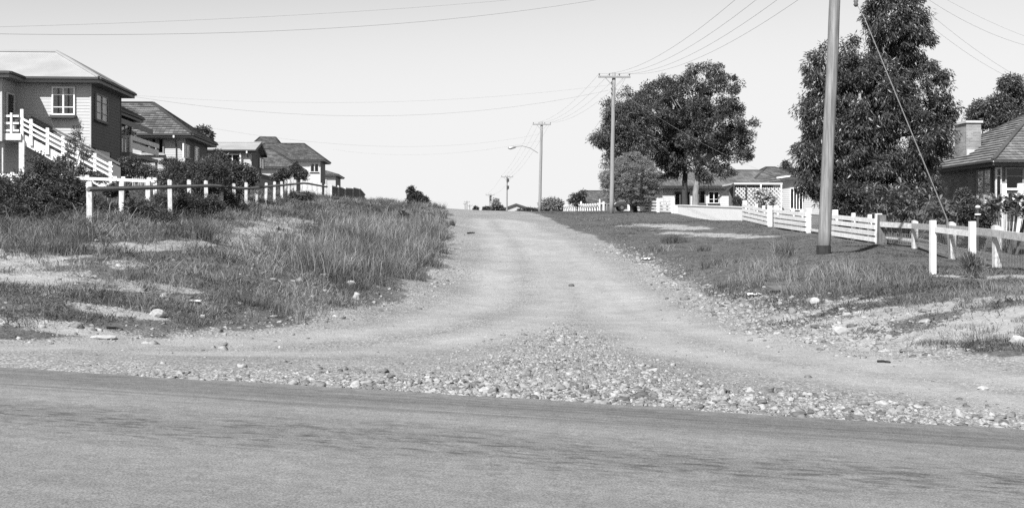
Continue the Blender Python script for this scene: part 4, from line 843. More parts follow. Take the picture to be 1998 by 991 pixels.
# ------------------------------------------------------------------ power poles and wires
def insul(mb, p, s=1): mb.path([p, p + Z * .06 * s, p + Z * .1 * s, p + Z * .16 * s, p + Z * .2 * s], [.02 * s, .02 * s, .055 * s, .055 * s, .02 * s], 6)
def pole(label, b, t, r0, r1, arm_w, m, arms=(0,), tar=False, ins=4, armdir=(1, 0)):
    b, t = Vector(b), Vector(t); o = thing('power_pole', label, 'power pole', b, 'timber power poles up the street'); ax = (t - b).normalized()
    n_ = 9; mb = MB(); mb.path([b - ax * .4 + (t - b + ax * .4) * i / n_ + V3(random.uniform(-.012, .012), 0, 0) for i in range(n_ + 1)], [r0 + (r1 - r0) * i / n_ for i in range(n_ + 1)], 14); mb.build('shaft', m, o, smooth=True)
    if tar: MB().path([b - Z * .3, b + Z * .12, b + Z * .25], [r0 + .025, r0 + .022, r0 + .015], 14).build('tarred_base', 'pole_tar', o)
    ad = V3(armdir[0], armdir[1], 0).normalized(); tips = []
    for dz in arms:
        c = t + V3(0, -r1 - .06, -.35 - dz); a = MB(); a.bar(c - ad * arm_w / 2, c + ad * arm_w / 2, .1, .13); a.build('crossarm', m, o)
        for s in (-1, 1): MB().bar(c + ad * s * arm_w * .28 - Z * .05, c + V3(0, .08, -.75), .02, .05).build('brace', 'steel', o)
        for k in range(ins):
            q = c + ad * arm_w * ((k / (ins - 1)) - .5) * .94 + Z * .06; i_ = MB(); insul(i_, q); i_.build('insulator', 'porcelain', o, smooth=True); tips.append(q + Z * .18)
    return o, tips
P1b = gl(*pin(1607, 492, D=33)[:2]); P1t = pin(1634, -120, D=33)
p1, t1 = pole('tall weathered timber power pole with tarred foot, nearest one on the right lawn', P1b, P1t, .19, .155, 2.5, 'pole_wood', tar=True)
p2, t2 = pole('second power pole from the camera, wide crossarm, in front of the pale bushy tree', pin(1193, 412, D=80), pin(1198, 142, D=80), .165, .13, 2.35, 'pole_pale')
p3, t3 = pole('third power pole from the camera, at the crest with a street lamp arm', pin(1053, 412, D=136), pin(1057, 238, D=136), .2, .15, 2.25, 'pole_pale')
p4, t4 = pole('fourth power pole from the camera, just beyond the crest near the gabled hall', pin(989, 414, D=195), pin(989.5, 342, D=195), .15, .11, 2.1, 'pole_pale')
p5, t5 = pole('fifth power pole from the camera, short above the crest', pin(955.5, 412, D=252), pin(956, 378, D=252), .14, .1, 2.0, 'pole_pale')
p6, t6 = pole('far power pole seen left of the fifth, paired with another', pin(911, 412, D=310), pin(911, 392, D=310), .16, .12, 1.6, 'pole_pale', ins=3)
p7, t7 = pole('farthest power pole, leftmost at the end of the street', pin(907.5, 412, D=345), pin(907.5, 396, D=345), .16, .12, 1.2, 'pole_pale', ins=3)
p8, t8 = pole('low distant pole with broad crossarm between the far pair and the fifth pole', pin(916.5, 412, D=300), pin(916.5, 399, D=300), .14, .1, 1.4, 'pole_pale', ins=3)
# lamp on its bracket
la = pin(1050, 299, D=136); lb = pin(999, 289, D=136); br_ = MB(); br_.path([la, la.lerp(lb, .3) + Z * .42, la.lerp(lb, .6) + Z * .5, lb + Z * .12], .045, 6); br_.build('lamp_bracket', 'steel', p3)
hd = MB(); hd.path([lb + V3(.5, 0, .1), lb + V3(.2, 0, .08), lb + V3(-.25, 0, 0), lb + V3(-.5, 0, -.02)], [.06, .16, .2, .07], 10); hd.build('lamp_head', 'steel', p3, smooth=True)
for dz in (.9, 1.35, 1.7): i_ = MB(); insul(i_, P2 if False else pin(1193, 142 + dz * 26, D=80) + V3(-.02, -.17, 0)); i_.build('insulator', 'porcelain', p2)
for zz in (352, 366): pt_ = pin(989.5, zz, D=195); MB().path([pt_ + V3(.12, -.2, -.3), pt_ + V3(.12, -.2, .3)], .22, 8).build('transformer_can', 'trim_dark', p4)
for zz in (384, 390): pt_ = pin(956, zz, D=252); MB().path([pt_ + V3(.12, -.2, -.3), pt_ + V3(.12, -.2, .3)], .25, 8).build('transformer_can', 'trim_dark', p5)
def wire(label, a, b, sag, r=.013, grp='overhead wires', n=22, cat='wire', m='wire', name='overhead_wire'):
    a, b = Vector(a), Vector(b); mb = MB(); r *= .45; mb.path([a.lerp(b, i / n) - Z * sag * 4 * (i / n) * (1 - i / n) for i in range(n + 1)], r, 4); return tag(mb.build(name, m), label, cat, grp)
names12 = ['outer left', 'inner left', 'inner right', 'outer right']
for k in range(4): wire(f'{names12[k]} wire of the span from the nearest pole to the second pole', t1[k], t2[k], 1.1, .017)
for k in range(4): wire(f'{names12[k]} wire of the span from the second pole to the third', t2[k], t3[k], .9, .016)
for k in range(4): wire(f'{names12[k]} wire of the span from the third pole to the fourth', t3[k], t4[k], .7, .018)
for k in range(0, 4, 3): wire(f'{names12[k]} wire of the span from the fourth pole to the fifth', t4[k], t5[k], .6, .02)
wire('upper of two long wires crossing the sky at top left', pin(-40, 54, D=30), pin(1180, -18, D=46), .22, .009); wire('lower, thicker of two long wires crossing the sky at top left', pin(-40, 66, D=29), pin(1200, -6, D=45), .5, .014)
wire('upper service wire from the second pole to the houses on the left', pin(1190, 166, D=80), pin(255, 186, D=72), .85, .012); wire('lower service wire from the second pole to the houses on the left', pin(1190, 176, D=80), pin(262, 189, D=66), 1.5, .017)
wire('faint service wire from the third pole toward the iron-roofed house', pin(1053, 262, D=136), pin(405, 249, D=95), 1.6, .013); wire('lowest faint service wire from the third pole to the crest house', pin(1053, 275, D=136), pin(650, 292, D=160), 1.2, .016)
wire('service wire dropping from the second pole behind the gums to the lattice house', pin(1200, 172, D=80), pin(1530, 350, D=84), .6, .014)
wire('dark slack cable from the second pole down to the bushy tree', pin(1222, 150, D=80), pin(1154, 260, D=84), .15, .02); 
wire('topmost wire at upper right running off to the right edge', pin(1780, -40, D=40), pin(2040, 85, D=45), .2, .008); wire('second wire at upper right, just under the topmost', pin(1800, -8, D=42), pin(2040, 98, D=45), .3, .012)
wire('third wire at upper right, emerging from behind the big tree', pin(1800, 15, D=48), pin(2040, 178, D=56), .3, .012); wire('lowest wire at upper right, reaching toward the brick house roof', pin(1790, 30, D=48), pin(2000, 165, D=60), .3, .012)
sg, sb = pin(1672, 10, D=33), gl(*pin(1853, 440, D=33.5)[:2]); stw = thing('stay_wire', 'pale stay wire slanting down past the big leafy tree to the ground', 'stay wire', sb)
sa_ = pin(1687, 36, D=33); se_ = pin(1848, 428, D=33.5); MB().path([pin(1634, -90, D=33), sg, sa_], .012, 5).build('upper_wire', 'wire', stw); MB().path([sa_, se_], .016, 5).build('lower_wire', 'steel', stw); MB().path([se_, sb - Z * .2], .035, 6).build('anchor_rod', 'old_timber', stw)
i_ = MB(); q = pin(1670, 6, D=33); i_.path([q + Z * .13, q + Z * .05, q, q - Z * .06, q - Z * .12], [.03, .075, .05, .075, .03], 8); i_.build('strain_insulator', 'porcelain', stw, smooth=True)

# ------------------------------------------------------------------ parked car in the driveway
cg = pin(1214, 411, D=102); cgz = max(gz(cg.x, cg.y), cg.z - .15)
car = thing('parked_car', 'dark rounded car parked in the driveway under the pale bushy tree', 'car', (cg.x + 1.2, cg.y, cgz)); ox, oy, oz = car.location
prof = [(-2.1, .35), (-2.15, .62), (-1.95, .78), (-1.1, .9), (-.55, 1.32), (.0, 1.42), (.7, 1.38), (1.35, .95), (2.0, .85), (2.15, .6), (2.1, .35)]
MB().prism([(ox + a, oy - .8, oz + b) for a, b in prof], (0, 1.6, 0)).build('body', 'car_paint', car, bevel=.09)
for s in (-.815, .815): MB().prism([(ox - .85, oy + s, oz + .93), (ox - .5, oy + s, oz + 1.25), (ox + .65, oy + s, oz + 1.28), (ox + 1.1, oy + s, oz + .95)], (0, .02, 0)).build('window', 'room_dark', car)
for a in (-1.35, 1.35):
    for s in (-.78, .78):
        w = MB(); w.path([(ox + a, oy + s - .09, oz + .31), (ox + a, oy + s + .09, oz + .31)], .31, 16); wo = w.build('wheel', 'rubber', car); MB().path([(ox + a, oy + s - .1, oz + .31), (ox + a, oy + s + .1, oz + .31)], .16, 12).build('hubcap', 'chrome', wo)
MB().bar((ox - 2.2, oy - .75, oz + .45), (ox - 2.2, oy + .75, oz + .45), .08, .1).build('bumper', 'chrome', car)
for s in (-.55, .55): MB().blob((ox - 2.12, oy + s, oz + .66), (.05, .1, .1)).build('headlight', 'chrome', car, smooth=True)
# ------------------------------------------------------------------ foliage
def unit(n):
    v = rng.normal(size=(n, 3)); return v / np.linalg.norm(v, axis=1, keepdims=True)
def leaf_quads(C, D, L, W):
    """one pointed leaf face per centre, along D"""
    n = len(C); S = np.cross(D, unit(n)); S /= np.linalg.norm(S, axis=1, keepdims=True) + 1e-9
    L = np.broadcast_to(L, n)[:, None]; W = np.broadcast_to(W, n)[:, None]
    V = np.stack([C, C + D * L * .45 + S * W * .5, C + D * L, C + D * L * .45 - S * W * .5], 1).reshape(-1, 3)
    return V, np.arange(4 * n).reshape(-1, 4)
def clumps(blobs, n, shell=.62, flat=1.):
    """clump centres spread through blobs (centre, radii), more towards their outside"""
    w = np.array([(b[1][0] * b[1][1] * b[1][2]) ** (.6667) for b in blobs]); k = rng.choice(len(blobs), n, p=w / w.sum()); d = unit(n); r = shell + (1 - shell) * rng.uniform(size=n) ** .8
    c = np.array([b[0] for b in blobs])[k]; rad = np.array([b[1] for b in blobs])[k]
    return c + d * rad * r[:, None], d
def crown(name, parent, m, blobs, nclump, per, cr, L, W, droop=.5, shell=.55, out=.5, flat=.75):
    c, d = clumps(blobs, nclump, shell); s = cr * rng.uniform(.55, 1.35, nclump)
    k = np.repeat(np.arange(nclump), per); n = len(k); off = unit(n) * (rng.uniform(size=(n, 1)) ** .45) * s[k][:, None]; off[:, 2] *= flat
    D = unit(n) * .8 + d[k] * out + off / s[k][:, None] * .35; D[:, 2] -= droop; D /= np.linalg.norm(D, axis=1, keepdims=True)
    V, Fq = leaf_quads(c[k] + off, D, L * rng.uniform(.6, 1.3, n), W * rng.uniform(.7, 1.3, n))
    return np_obj(name, V, Fq, m, parent), c
def pblob(px, py, rx, ry, D, dep=1.):
    c = pin(px, py, D=D); k = D / F; return ((c.x, c.y, c.z), (rx * k, rx * k * dep, ry * k))
def limbs(o, base_, fork, blobs, r0, m, extra=(), n=9, part='trunk'):
    """trunk with limbs running out into the crown, one mesh"""
    mb = MB(); b = Vector(base_); f = Vector(fork); w = lambda s: V3(random.uniform(-s, s), random.uniform(-s, s), random.uniform(-s, s) * .4)
    mb.path([b - Z * .3, b + (f - b) * .1, b + (f - b) * .4 + w(r0 * .5), b + (f - b) * .75 + w(r0 * .5), f], [r0 * 1.5, r0 * 1.08, r0 * .95, r0 * .85, r0 * .75], n)
    for c, rad in blobs:
        e = Vector(c); d = e - f
        for j in range(2):
            t = e + V3(random.uniform(-.6, .6) * rad[0], random.uniform(-.6, .6) * rad[1], random.uniform(-.1, .7) * rad[2])
            mid = f.lerp(t, .45) + V3(0, 0, .08 * (t - f).length) + w(.25); mb.path([f - Z * .15, f.lerp(mid, .5) + w(.15), mid, mid.lerp(t, .6) + w(.2), t], [r0 * .55, r0 * .42, r0 * .3, r0 * .17, r0 * .05], 6)
    for pts, rr in extra: mb.path(pts, rr, 6)
    return mb.build(part, m, o, smooth=True)
def tree(kind, label, cat, bpx, bpy_, fpx, fpy, D, blobs, r0, bark, leaf, nclump, per, cr, L, W, group=None, extra=(), **k):
    b = pin(bpx, bpy_, D=D); b = V3(b.x, b.y, min(b.z, gz(b.x, b.y) + .05)); o = thing(kind, label, cat, b, group); bl_ = [pblob(*q) if len(q) >= 5 and not isinstance(q[0], tuple) else q for q in blobs]
    limbs(o, b, pin(fpx, fpy, D=D), bl_, r0, bark, extra); crown('crown', o, leaf, bl_, nclump, per, cr, L, W, **k); return o

# big leafy tree by the nearest pole
D = 53
tree('leafy_tree', 'tallest dense dark leafy tree, with drooping leaves, behind the nearest power pole', 'tree', 1655, 430, 1668, 300, D,
     [(1745, 40, 62, 75, D), (1735, -60, 40, 60, D), (1775, 80, 42, 55, D), (1668, 130, 50, 60, D), (1610, 140, 42, 55, D), (1700, 190, 85, 80, D), (1790, 175, 60, 65, D), (1822, 265, 36, 55, D), (1600, 210, 42, 50, D), (1655, 280, 80, 70, D),
      (1760, 275, 80, 75, D), (1596, 300, 46, 55, D), (1585, 345, 36, 38, D), (1690, 345, 80, 50, D), (1790, 340, 50, 40, D), (1840, 215, 22, 30, D), (1630, 375, 45, 28, D)],
     .26, 'bark_dark', 'leaf_big', 1150, 125, .4, .22, .05, droop=1.0, shell=.66, out=.45, flat=.9)
# gum trees
D = 92
kk = D / F
tree('gum_tree', 'biggest spreading gum tree, with pale straight trunk and bare limb at right', 'gum tree', 1357, 400, 1360, 320, D,
     [(1378, 152, 46, 30, D), (1400, 185, 45, 45, D), (1345, 160, 18, 18, D), (1330, 205, 50, 45, D), (1410, 235, 50, 45, D), (1375, 245, 60, 50, D), (1430, 285, 38, 30, D), (1460, 248, 17, 18, D), (1448, 300, 22, 18, D), (1370, 310, 38, 30, D), (1390, 338, 28, 22, D), (1440, 268, 26, 20, D), (1350, 262, 40, 40, D), (1415, 335, 26, 10, D)],
     .27, 'bark_pale', 'leaf_gum', 440, 120, .48, .21, .075, droop=.35, shell=.72,
     extra=[([pin(1362, 318, D=D), pin(1395, 302, D=D), pin(1420, 296, D=D - .5), pin(1452, 300, D=D - .5)], [.16, .12, .08, .03]), ([pin(1395, 302, D=D), pin(1405, 290, D=D), pin(1418, 288, D=D)], [.1, .07, .03]), ([pin(1362, 250, D=D), pin(1370, 200, D=D), pin(1362, 165, D=D)], [.14, .09, .04])])
D = 95
tree('gum_tree', 'dark-stemmed gum tree standing just left of the biggest gum, its crown merging with it', 'gum tree', 1336, 402, 1338, 330, D,
     [(1285, 185, 40, 30, D), (1300, 160, 14, 12, D), (1318, 165, 14, 12, D), (1265, 210, 38, 35, D), (1300, 225, 55, 45, D), (1275, 270, 45, 45, D), (1312, 290, 45, 40, D), (1296, 325, 26, 25, D), (1240, 240, 30, 45, D), (1330, 250, 38, 50, D), (1325, 330, 24, 14, D)],
     .27, 'bark_dark', 'leaf_gum', 450, 115, .48, .21, .07, droop=.4, shell=.7)
D = 90
tree('gum_tree', 'slender drooping gum tree behind the second power pole, leftmost of the gums', 'gum tree', 1238, 402, 1236, 320, D,
     [(1220, 195, 20, 25, D), (1192, 215, 16, 32, D), (1225, 240, 38, 40, D), (1205, 275, 30, 28, D), (1172, 272, 20, 14, D), (1182, 292, 18, 20, D), (1240, 285, 38, 35, D), (1195, 315, 18, 20, D), (1250, 215, 20, 30, D), (1205, 245, 26, 30, D)],
     .2, 'bark_dark', 'leaf_gum', 330, 95, .5, .22, .06, droop=.9, shell=.65)
D = 87
tree('bushy_tree', 'pale rounded bushy tree with fine foliage beside the second power pole', 'tree', 1233, 410, 1232, 396, D,
     [(1235, 318, 34, 22, D), (1205, 345, 34, 32, D), (1255, 345, 34, 34, D), (1232, 355, 44, 36, D), (1195, 370, 24, 26, D), (1245, 382, 34, 22, D), (1215, 325, 22, 18, D), (1190, 350, 18, 22, D), (1268, 365, 20, 24, D)],
     .14, 'bark_dark', 'leaf_soft', 900, 70, .28, .11, .04, droop=-.1, shell=.62, flat=.5)
# small and far trees
def simple(kind, label, cat, D, blobs, leaf, n, per, cr, L, W, bpx, bpy_, r0=.1, **k):
    return tree(kind, label, cat, bpx, bpy_, bpx, bpy_ - 8, D, [(a, b, c, d, D) for a, b, c, d in blobs], r0, 'bark_dark', leaf, n, per, cr, L, W, **k)
simple('far_tree', 'round dark treetop showing over the tiled roofs on the left', 'tree', 110, [(395, 262, 17, 14), (388, 275, 20, 18), (402, 272, 12, 14)], 'leaf_gum', 160, 40, .5, .3, .12, 392, 300)
simple('far_tree', 'dense rounded tree just beyond the crest beside the third pole', 'tree', 180, [(1068, 400, 12, 11), (1080, 397, 14, 9), (1088, 404, 10, 9), (1062, 405, 8, 6)], 'leaf_soft', 150, 40, .7, .4, .15, 1077, 412)
simple('far_tree', 'thin pointed tree standing at the left end of the gabled hall', 'tree', 205, [(967, 397, 3.5, 8), (966, 406, 5, 5)], 'leaf_soft', 40, 40, .6, .4, .15, 967, 414)
simple('far_tree', 'sparse open-crowned tree beside the far tiled gable on the right', 'tree', 135, [(1119, 386, 6, 6), (1130, 383, 8, 7), (1137, 377, 5, 7), (1127, 395, 8, 6), (1139, 392, 6, 8), (1116, 393, 4, 5)], 'leaf_gum', 95, 26, .38, .28, .11, 1129, 412, shell=.3)
simple('far_tree', 'pale dome of a tree behind the brick house chimney, on the left of the pair', 'tree', 85, [(1910, 218, 15, 22), (1925, 232, 14, 18), (1900, 228, 10, 12)], 'leaf_gum', 150, 46, .45, .22, .08, 1915, 330, droop=.6)
simple('far_tree', 'taller lobed tree above the brick house roof at the right edge', 'tree', 85, [(1973, 165, 22, 16), (1950, 205, 25, 20), (1985, 185, 16, 16), (1960, 232, 35, 20), (1995, 225, 20, 22), (1938, 225, 14, 16)], 'leaf_gum', 360, 46, .45, .22, .08, 1960, 330, droop=.6)
simple('far_tree', 'little pointed tree showing behind the roof of the lattice house', 'tree', 125, [(1534, 322, 4, 6), (1530, 332, 9, 8), (1538, 333, 8, 7)], 'leaf_gum', 70, 36, .45, .28, .1, 1533, 360)
simple('far_shrub', 'dark low shrub in front of the gabled hall on the right', 'shrub', 150, [(1036, 411, 14, 3.5), (1020, 412, 10, 2.5), (1050, 413, 10, 2.5)], 'leaf_weed', 90, 30, .35, .28, .1, 1036, 414, r0=.04)
simple('far_shrub', 'dark round shrub at the left end of the gabled hall', 'shrub', 170, [(972, 407, 9, 6), (978, 410, 6, 3.5), (964, 409, 4, 4)], 'leaf_weed', 80, 30, .4, .3, .1, 972, 414, r0=.04)
simple('far_shrub', 'small dark shrub at the foot of the fourth pole', 'shrub', 190, [(950, 408, 6, 3.2)], 'leaf_weed', 36, 30, .4, .35, .12, 950, 413, r0=.04)
simple('far_tree', 'tiny round treetop at the far end of the street', 'tree', 330, [(928, 407, 4, 4)], 'leaf_weed', 30, 30, .5, .5, .2, 928, 414, r0=.1)
simple('crest_shrub', 'leafy shrub standing at the crest on the left edge of the gravel road', 'shrub', 88, [(800, 373, 6, 10), (812, 382, 12, 8), (820, 390, 14, 9), (806, 390, 12, 8), (828, 394, 8, 7)], 'leaf_weed', 240, 40, .22, .16, .06, 812, 398, r0=.04)
# garden and fence-line shrubs, left
def shrub(label, D, blobs, leaf, n, per, cr, L, W, bpx, bpy_, stems=5, cat='shrub', kind='shrub', sr=1., wisp=0, **k):
    b = pin(bpx, bpy_, D=D); b = V3(b.x, b.y, gz(b.x, b.y)); o = thing(kind, label, cat, b); bl_ = [pblob(a, c, d, e, D, 1.1) for a, c, d, e in blobs]
    mb = MB()
    for i in range(stems):
        c, r_ = bl_[i % len(bl_)]; t = Vector(c) + V3(random.uniform(-.8, .8) * r_[0], random.uniform(-.8, .8) * r_[1], random.uniform(0, 1.15) * r_[2]); s = b + V3(random.uniform(-.3, .3), random.uniform(-.3, .3), -.1); m2 = s.lerp(t, .5) + V3(random.uniform(-.25, .25), random.uniform(-.2, .2), .2); mb.path([s, s.lerp(m2, .5), m2, m2.lerp(t, .55), t], [.035 * sr, .028 * sr, .02 * sr, .013 * sr, .006 * sr], 5)
    mb.build('stems', 'stem', o); crown('foliage', o, leaf, bl_, n, per, cr, L, W, **k)
    if wisp: crown('stray_sprigs', o, leaf, [(c, tuple(1.35 * q for q in r_)) for c, r_ in bl_], wisp, 16, cr * .5, L, W, droop=-.3, shell=.75)
    return o
shrub('huge tangled dark bush at the left edge, hiding the corner house garden', 29.5, [(30, 385, 60, 32), (115, 375, 45, 28), (-40, 380, 60, 45), (60, 410, 80, 34), (130, 405, 42, 34), (10, 428, 70, 24), (168, 428, 30, 28), (160, 432, 44, 24), (100, 435, 60, 20), (78, 335, 22, 30), (112, 340, 20, 24), (50, 355, 22, 18), (140, 362, 22, 20), (-60, 420, 60, 30), (165, 395, 20, 22)], 'leaf_shrub', 1250, 60, .22, .085, .03, 60, 445, 40, sr=.6, wisp=260, droop=.1, shell=.35)
shrub('low dark weedy thicket under the rails between the first fence posts', 30, [(200, 432, 40, 18), (255, 430, 45, 18), (310, 425, 35, 16), (215, 412, 28, 16), (275, 408, 30, 16), (190, 440, 44, 14), (235, 436, 40, 12)], 'leaf_shrub', 900, 44, .18, .07, .025, 240, 440, 10, droop=.1, shell=.3)
shrub('dark thicket growing up through the rails in the middle of the left fence', 36, [(300, 412, 30, 16), (345, 406, 28, 16), (385, 402, 26, 18), (320, 398, 24, 14), (365, 392, 24, 14), (412, 400, 22, 16)], 'leaf_shrub', 620, 44, .18, .08, .025, 350, 415, 10, wisp=80, droop=-.1, shell=.3)
shrub('feathery grey-green shrub spreading behind the fence in front of the tiled house', 43, [(370, 345, 40, 26), (335, 350, 30, 20), (410, 335, 36, 26), (390, 360, 55, 18), (345, 330, 20, 16)], 'leaf_shrub', 900, 44, .22, .09, .03, 380, 385, 10, droop=0., shell=.3, wisp=120)
shrub('dark leafy shrub in front of the gabled iron house, taller at its left', 51, [(425, 318, 20, 22), (445, 340, 36, 26), (475, 345, 25, 22), (405, 330, 18, 20), (435, 365, 45, 18), (490, 345, 14, 14)], 'leaf_gum', 700, 44, .2, .11, .045, 445, 395, 9, droop=.3, shell=.35, wisp=110)
shrub('creeper mound tumbling over the rail by the second fence post', 31, [(228, 368, 14, 9), (216, 374, 10, 7), (240, 376, 9, 8)], 'leaf_gum', 130, 36, .1, .07, .035, 228, 430, 4, droop=.3, shell=.3)
shrub('leggy garden shrub at the foot of the stair against the white wall', 51, [(150, 265, 14, 34), (136, 290, 14, 24), (165, 300, 12, 18)], 'leaf_gum', 90, 22, .14, .09, .035, 148, 345, 8, droop=.2, shell=.2)
shrub('flowering creeper growing over the lower end of the outside stair', 51.5, [(135, 322, 14, 9), (155, 332, 14, 10), (178, 342, 14, 10), (198, 350, 12, 8), (120, 312, 8, 7)], 'leaf_gum', 190, 26, .13, .08, .04, 165, 365, 5, sr=.4, droop=.3, shell=.3)
shrub('loose rose bush below the balcony of the second house', 56, [(240, 320, 15, 12), (262, 318, 14, 14), (285, 332, 22, 14), (255, 335, 22, 10), (330, 318, 16, 12)], 'leaf_gum', 260, 34, .17, .1, .04, 265, 350, 6, droop=.2, shell=.3)
shrub('bushy shrub behind the close-set fence posts, under the low tiled house', 75, [(555, 340, 12, 10), (575, 330, 9, 16), (590, 342, 12, 9), (540, 345, 10, 8)], 'leaf_gum', 260, 34, .2, .12, .05, 566, 368, 5, droop=.2, shell=.3)
shrub('tall grassy thicket swallowing the rail in the middle of the left fence', 45, [(400, 385, 32, 22), (430, 378, 26, 24), (448, 395, 20, 16), (380, 400, 22, 14)], 'leaf_shrub', 520, 40, .16, .1, .02, 412, 410, 9, droop=-.5, shell=.3)
shrub('low dark growth along the foot of the close-set posts', 60, [(500, 392, 22, 9), (540, 388, 20, 8), (575, 384, 18, 7), (600, 382, 12, 5), (478, 398, 15, 8)], 'leaf_shrub', 320, 36, .2, .1, .03, 540, 395, 5, droop=-.2, shell=.3)
for lab, D, bb in (('broad dark-leaved weed clump on the left bank, left part of the patch', 58, [(728, 425, 12, 5), (742, 428, 10, 5)]), ('broad dark-leaved weed clump on the left bank, middle of the patch', 57, [(762, 430, 12, 7), (770, 438, 10, 6)]), ('tallest broad dark-leaved weed clump on the left bank, nearest the road', 56, [(786, 422, 7, 9), (780, 432, 8, 7)]), ('single leafy weed stalk on the edge of the bare path', 36, [(545, 460, 5, 8), (553, 470, 4, 12)])):
    shrub(lab, D, bb, 'leaf_weed', 46 if D > 40 else 22, 20, .16, .15, .07, bb[0][0], bb[0][1] + 12, 3, cat='weed', kind='weed', droop=.2, shell=.2)
# right garden plants
def rosettes(label, D, spots, bpx, bpy_, L=.34, W=.07, n=15, kind='broadleaf_shrub'):
    b = pin(bpx, bpy_, D=D); b = V3(b.x, b.y, gz(b.x, b.y)); o = thing(kind, label, 'shrub', b); mb = MB(); Cs = []; Ds = []
    for px, py in spots:
        t = pin(px, py, D=D + random.uniform(-1.2, 1.2)); s = b + V3((t.x - b.x) * .5, (t.y - b.y) * .5, -.1); m2 = s.lerp(t, .55) + V3(0, 0, -.1); mb.path([s, m2, t], [.02, .016, .012], 5)
        for k in range(n):
            a = 6.28 * k / n + random.uniform(-.3, .3); e = random.uniform(-.1, .95); Cs.append((t.x, t.y, t.z + random.uniform(-.08, .05))); Ds.append((math.cos(a) * math.cos(e), math.sin(a) * math.cos(e), math.sin(e)))
    mb.build('stems', 'stem', o); C, Dd = np.array(Cs), np.array(Ds); k = len(C); S = np.cross(Dd, [0, 0, 1.]); S /= np.linalg.norm(S, axis=1, keepdims=True); l = L * rng.uniform(.7, 1.25, k)[:, None]; w = W * rng.uniform(.8, 1.2, k)[:, None]; dn = np.array([0, 0, -1.])
    P0, P1, P2 = C, C + Dd * l * .55, C + Dd * l + dn * l * .22
    V = np.stack([P0 - S * w * .12, P0 + S * w * .12, P1 + S * w * .5, P1 - S * w * .5, P2], 1).reshape(-1, 3); i = np.arange(k) * 5
    np_obj('leaves', V, [np.c_[i, i + 1, i + 2, i + 3], np.c_[i + 3, i + 2, i + 4]], 'leaf_broad', o); return o
random.seed(5)
rosettes('long-leaved shrub bank filling the space between the big tree and the white rail', 45, [(1690 + 17 * (i % 9) + 8 * (i // 9 % 2) + random.uniform(-6, 6), 378 + 11 * (i // 9) + random.uniform(-4, 4)) for i in range(54)] + [(random.uniform(1700, 1770), random.uniform(358, 376)) for _ in range(8)], 1750, 450, .52, .1, 15)
rosettes('long-leaved shrub by the porch of the brick house, at the right edge', 38, [(random.uniform(1925, 2010), random.uniform(388, 425)) for _ in range(36)], 1960, 470, .42, .11, 18)
rosettes('lower long-leaved shrub at the foot of the stay wire', 40, [(random.uniform(1815, 1880), random.uniform(398, 440)) for _ in range(26)], 1850, 462, .4, .09, 18)
shrub('compact dark shrub growing through the mesh fence behind the post frame', 34, [(1905, 445, 16, 22), (1898, 472, 16, 16), (1918, 430, 12, 18), (1890, 420, 16, 18)], 'leaf_weed', 420, 40, .13, .085, .045, 1902, 492, 8, droop=.1, shell=.3)
shrub('straggly garden shrub against the dark doorway of the brick house', 46, [(1880, 385, 14, 16), (1895, 400, 16, 14), (1868, 400, 12, 12)], 'leaf_gum', 240, 34, .15, .1, .045, 1882, 440, 6, droop=.1, shell=.3)
shrub('dead wiry weed clump around the right post of the post frame', 23.0, [(1890, 515, 9, 22), (1905, 520, 8, 20)], 'grass_tall', 90, 24, .12, .12, .012, 1897, 546, 14, cat='weed', kind='weed', sr=.16, droop=-1.2, shell=.1)
sh = shrub('pale-flowered vine climbing the lattice pergola', 82, [(1492, 385, 12, 14), (1478, 378, 8, 8), (1505, 392, 8, 10)], 'leaf_soft', 150, 30, .22, .13, .06, 1490, 408, 4, droop=.3, shell=.3)
crown('blossoms', sh, 'flowers', [pblob(1492, 385, 12, 14, 81.5), pblob(1478, 378, 8, 8, 81.5)], 40, 8, .15, .12, .1)
shrub('dark garden shrub beside the lattice pergola steps', 83, [(1438, 392, 7, 9), (1446, 396, 6, 7)], 'leaf_gum', 110, 30, .2, .12, .05, 1440, 408, 4, droop=.2, shell=.3)
shrub('dim underplanting beneath the big leafy tree', 52, [(1690, 395, 40, 20), (1640, 400, 30, 16), (1740, 395, 40, 24), (1660, 375, 50, 20)], 'leaf_big', 620, 40, .3, .2, .05, 1690, 430, 8, droop=.5, shell=.3)
pl = thing('finial_ornament', 'pale rounded lamp finial above the fence behind the post frame', 'garden ornament', gl(*pin(1913, 0, D=33)[:2])); q = pin(1908, 404, D=33)
MB().blob(q, (.08, .08, .055), 3, .08).build('globe', 'aged_white', pl, smooth=True); MB().path([gl(q.x, q.y), q - Z * .05], .03, 8).build('stand', 'trim_dark', pl); MB().path([q - Z * .24, q - Z * .2], .09, 10).build('tray', 'white_paint', pl)

# ------------------------------------------------------------------ grass
def blades(x, y, h, w, lean, name, m, label):
    n = len(x); z = ground(x, y) - .015; a = rng.uniform(0, 6.283, n); lx = rng.normal(0, 1, (n, 2)) * (lean * h)[:, None]
    s = np.c_[np.cos(a), np.sin(a)] * (w / 2)[:, None]; P = np.c_[x, y, z]
    z3 = np.zeros(n)
    V = np.stack([P - np.c_[s, z3], P + np.c_[s, z3], P + np.c_[s * .75 + lx * .35, h * .55], P + np.c_[-s * .75 + lx * .35, h * .55], P + np.c_[lx, h * (1 - .25 * lean)]], 1).reshape(-1, 3); i = np.arange(n) * 5
    return tag(np_obj(name, V, [np.c_[i, i + 1, i + 2, i + 3], np.c_[i + 3, i + 2, i + 4]], m), label, name.replace('_', ' '), kind='stuff')
def scatter(n, x0, x1, y0, y1, p):
    # more where it stands near: density falls with distance
    u = rng.uniform(size=n); y = y0 * (y1 / y0) ** u; x = rng.uniform(x0, x1, n); k = rng.uniform(size=n) < p(x, y); return x[k], y[k]
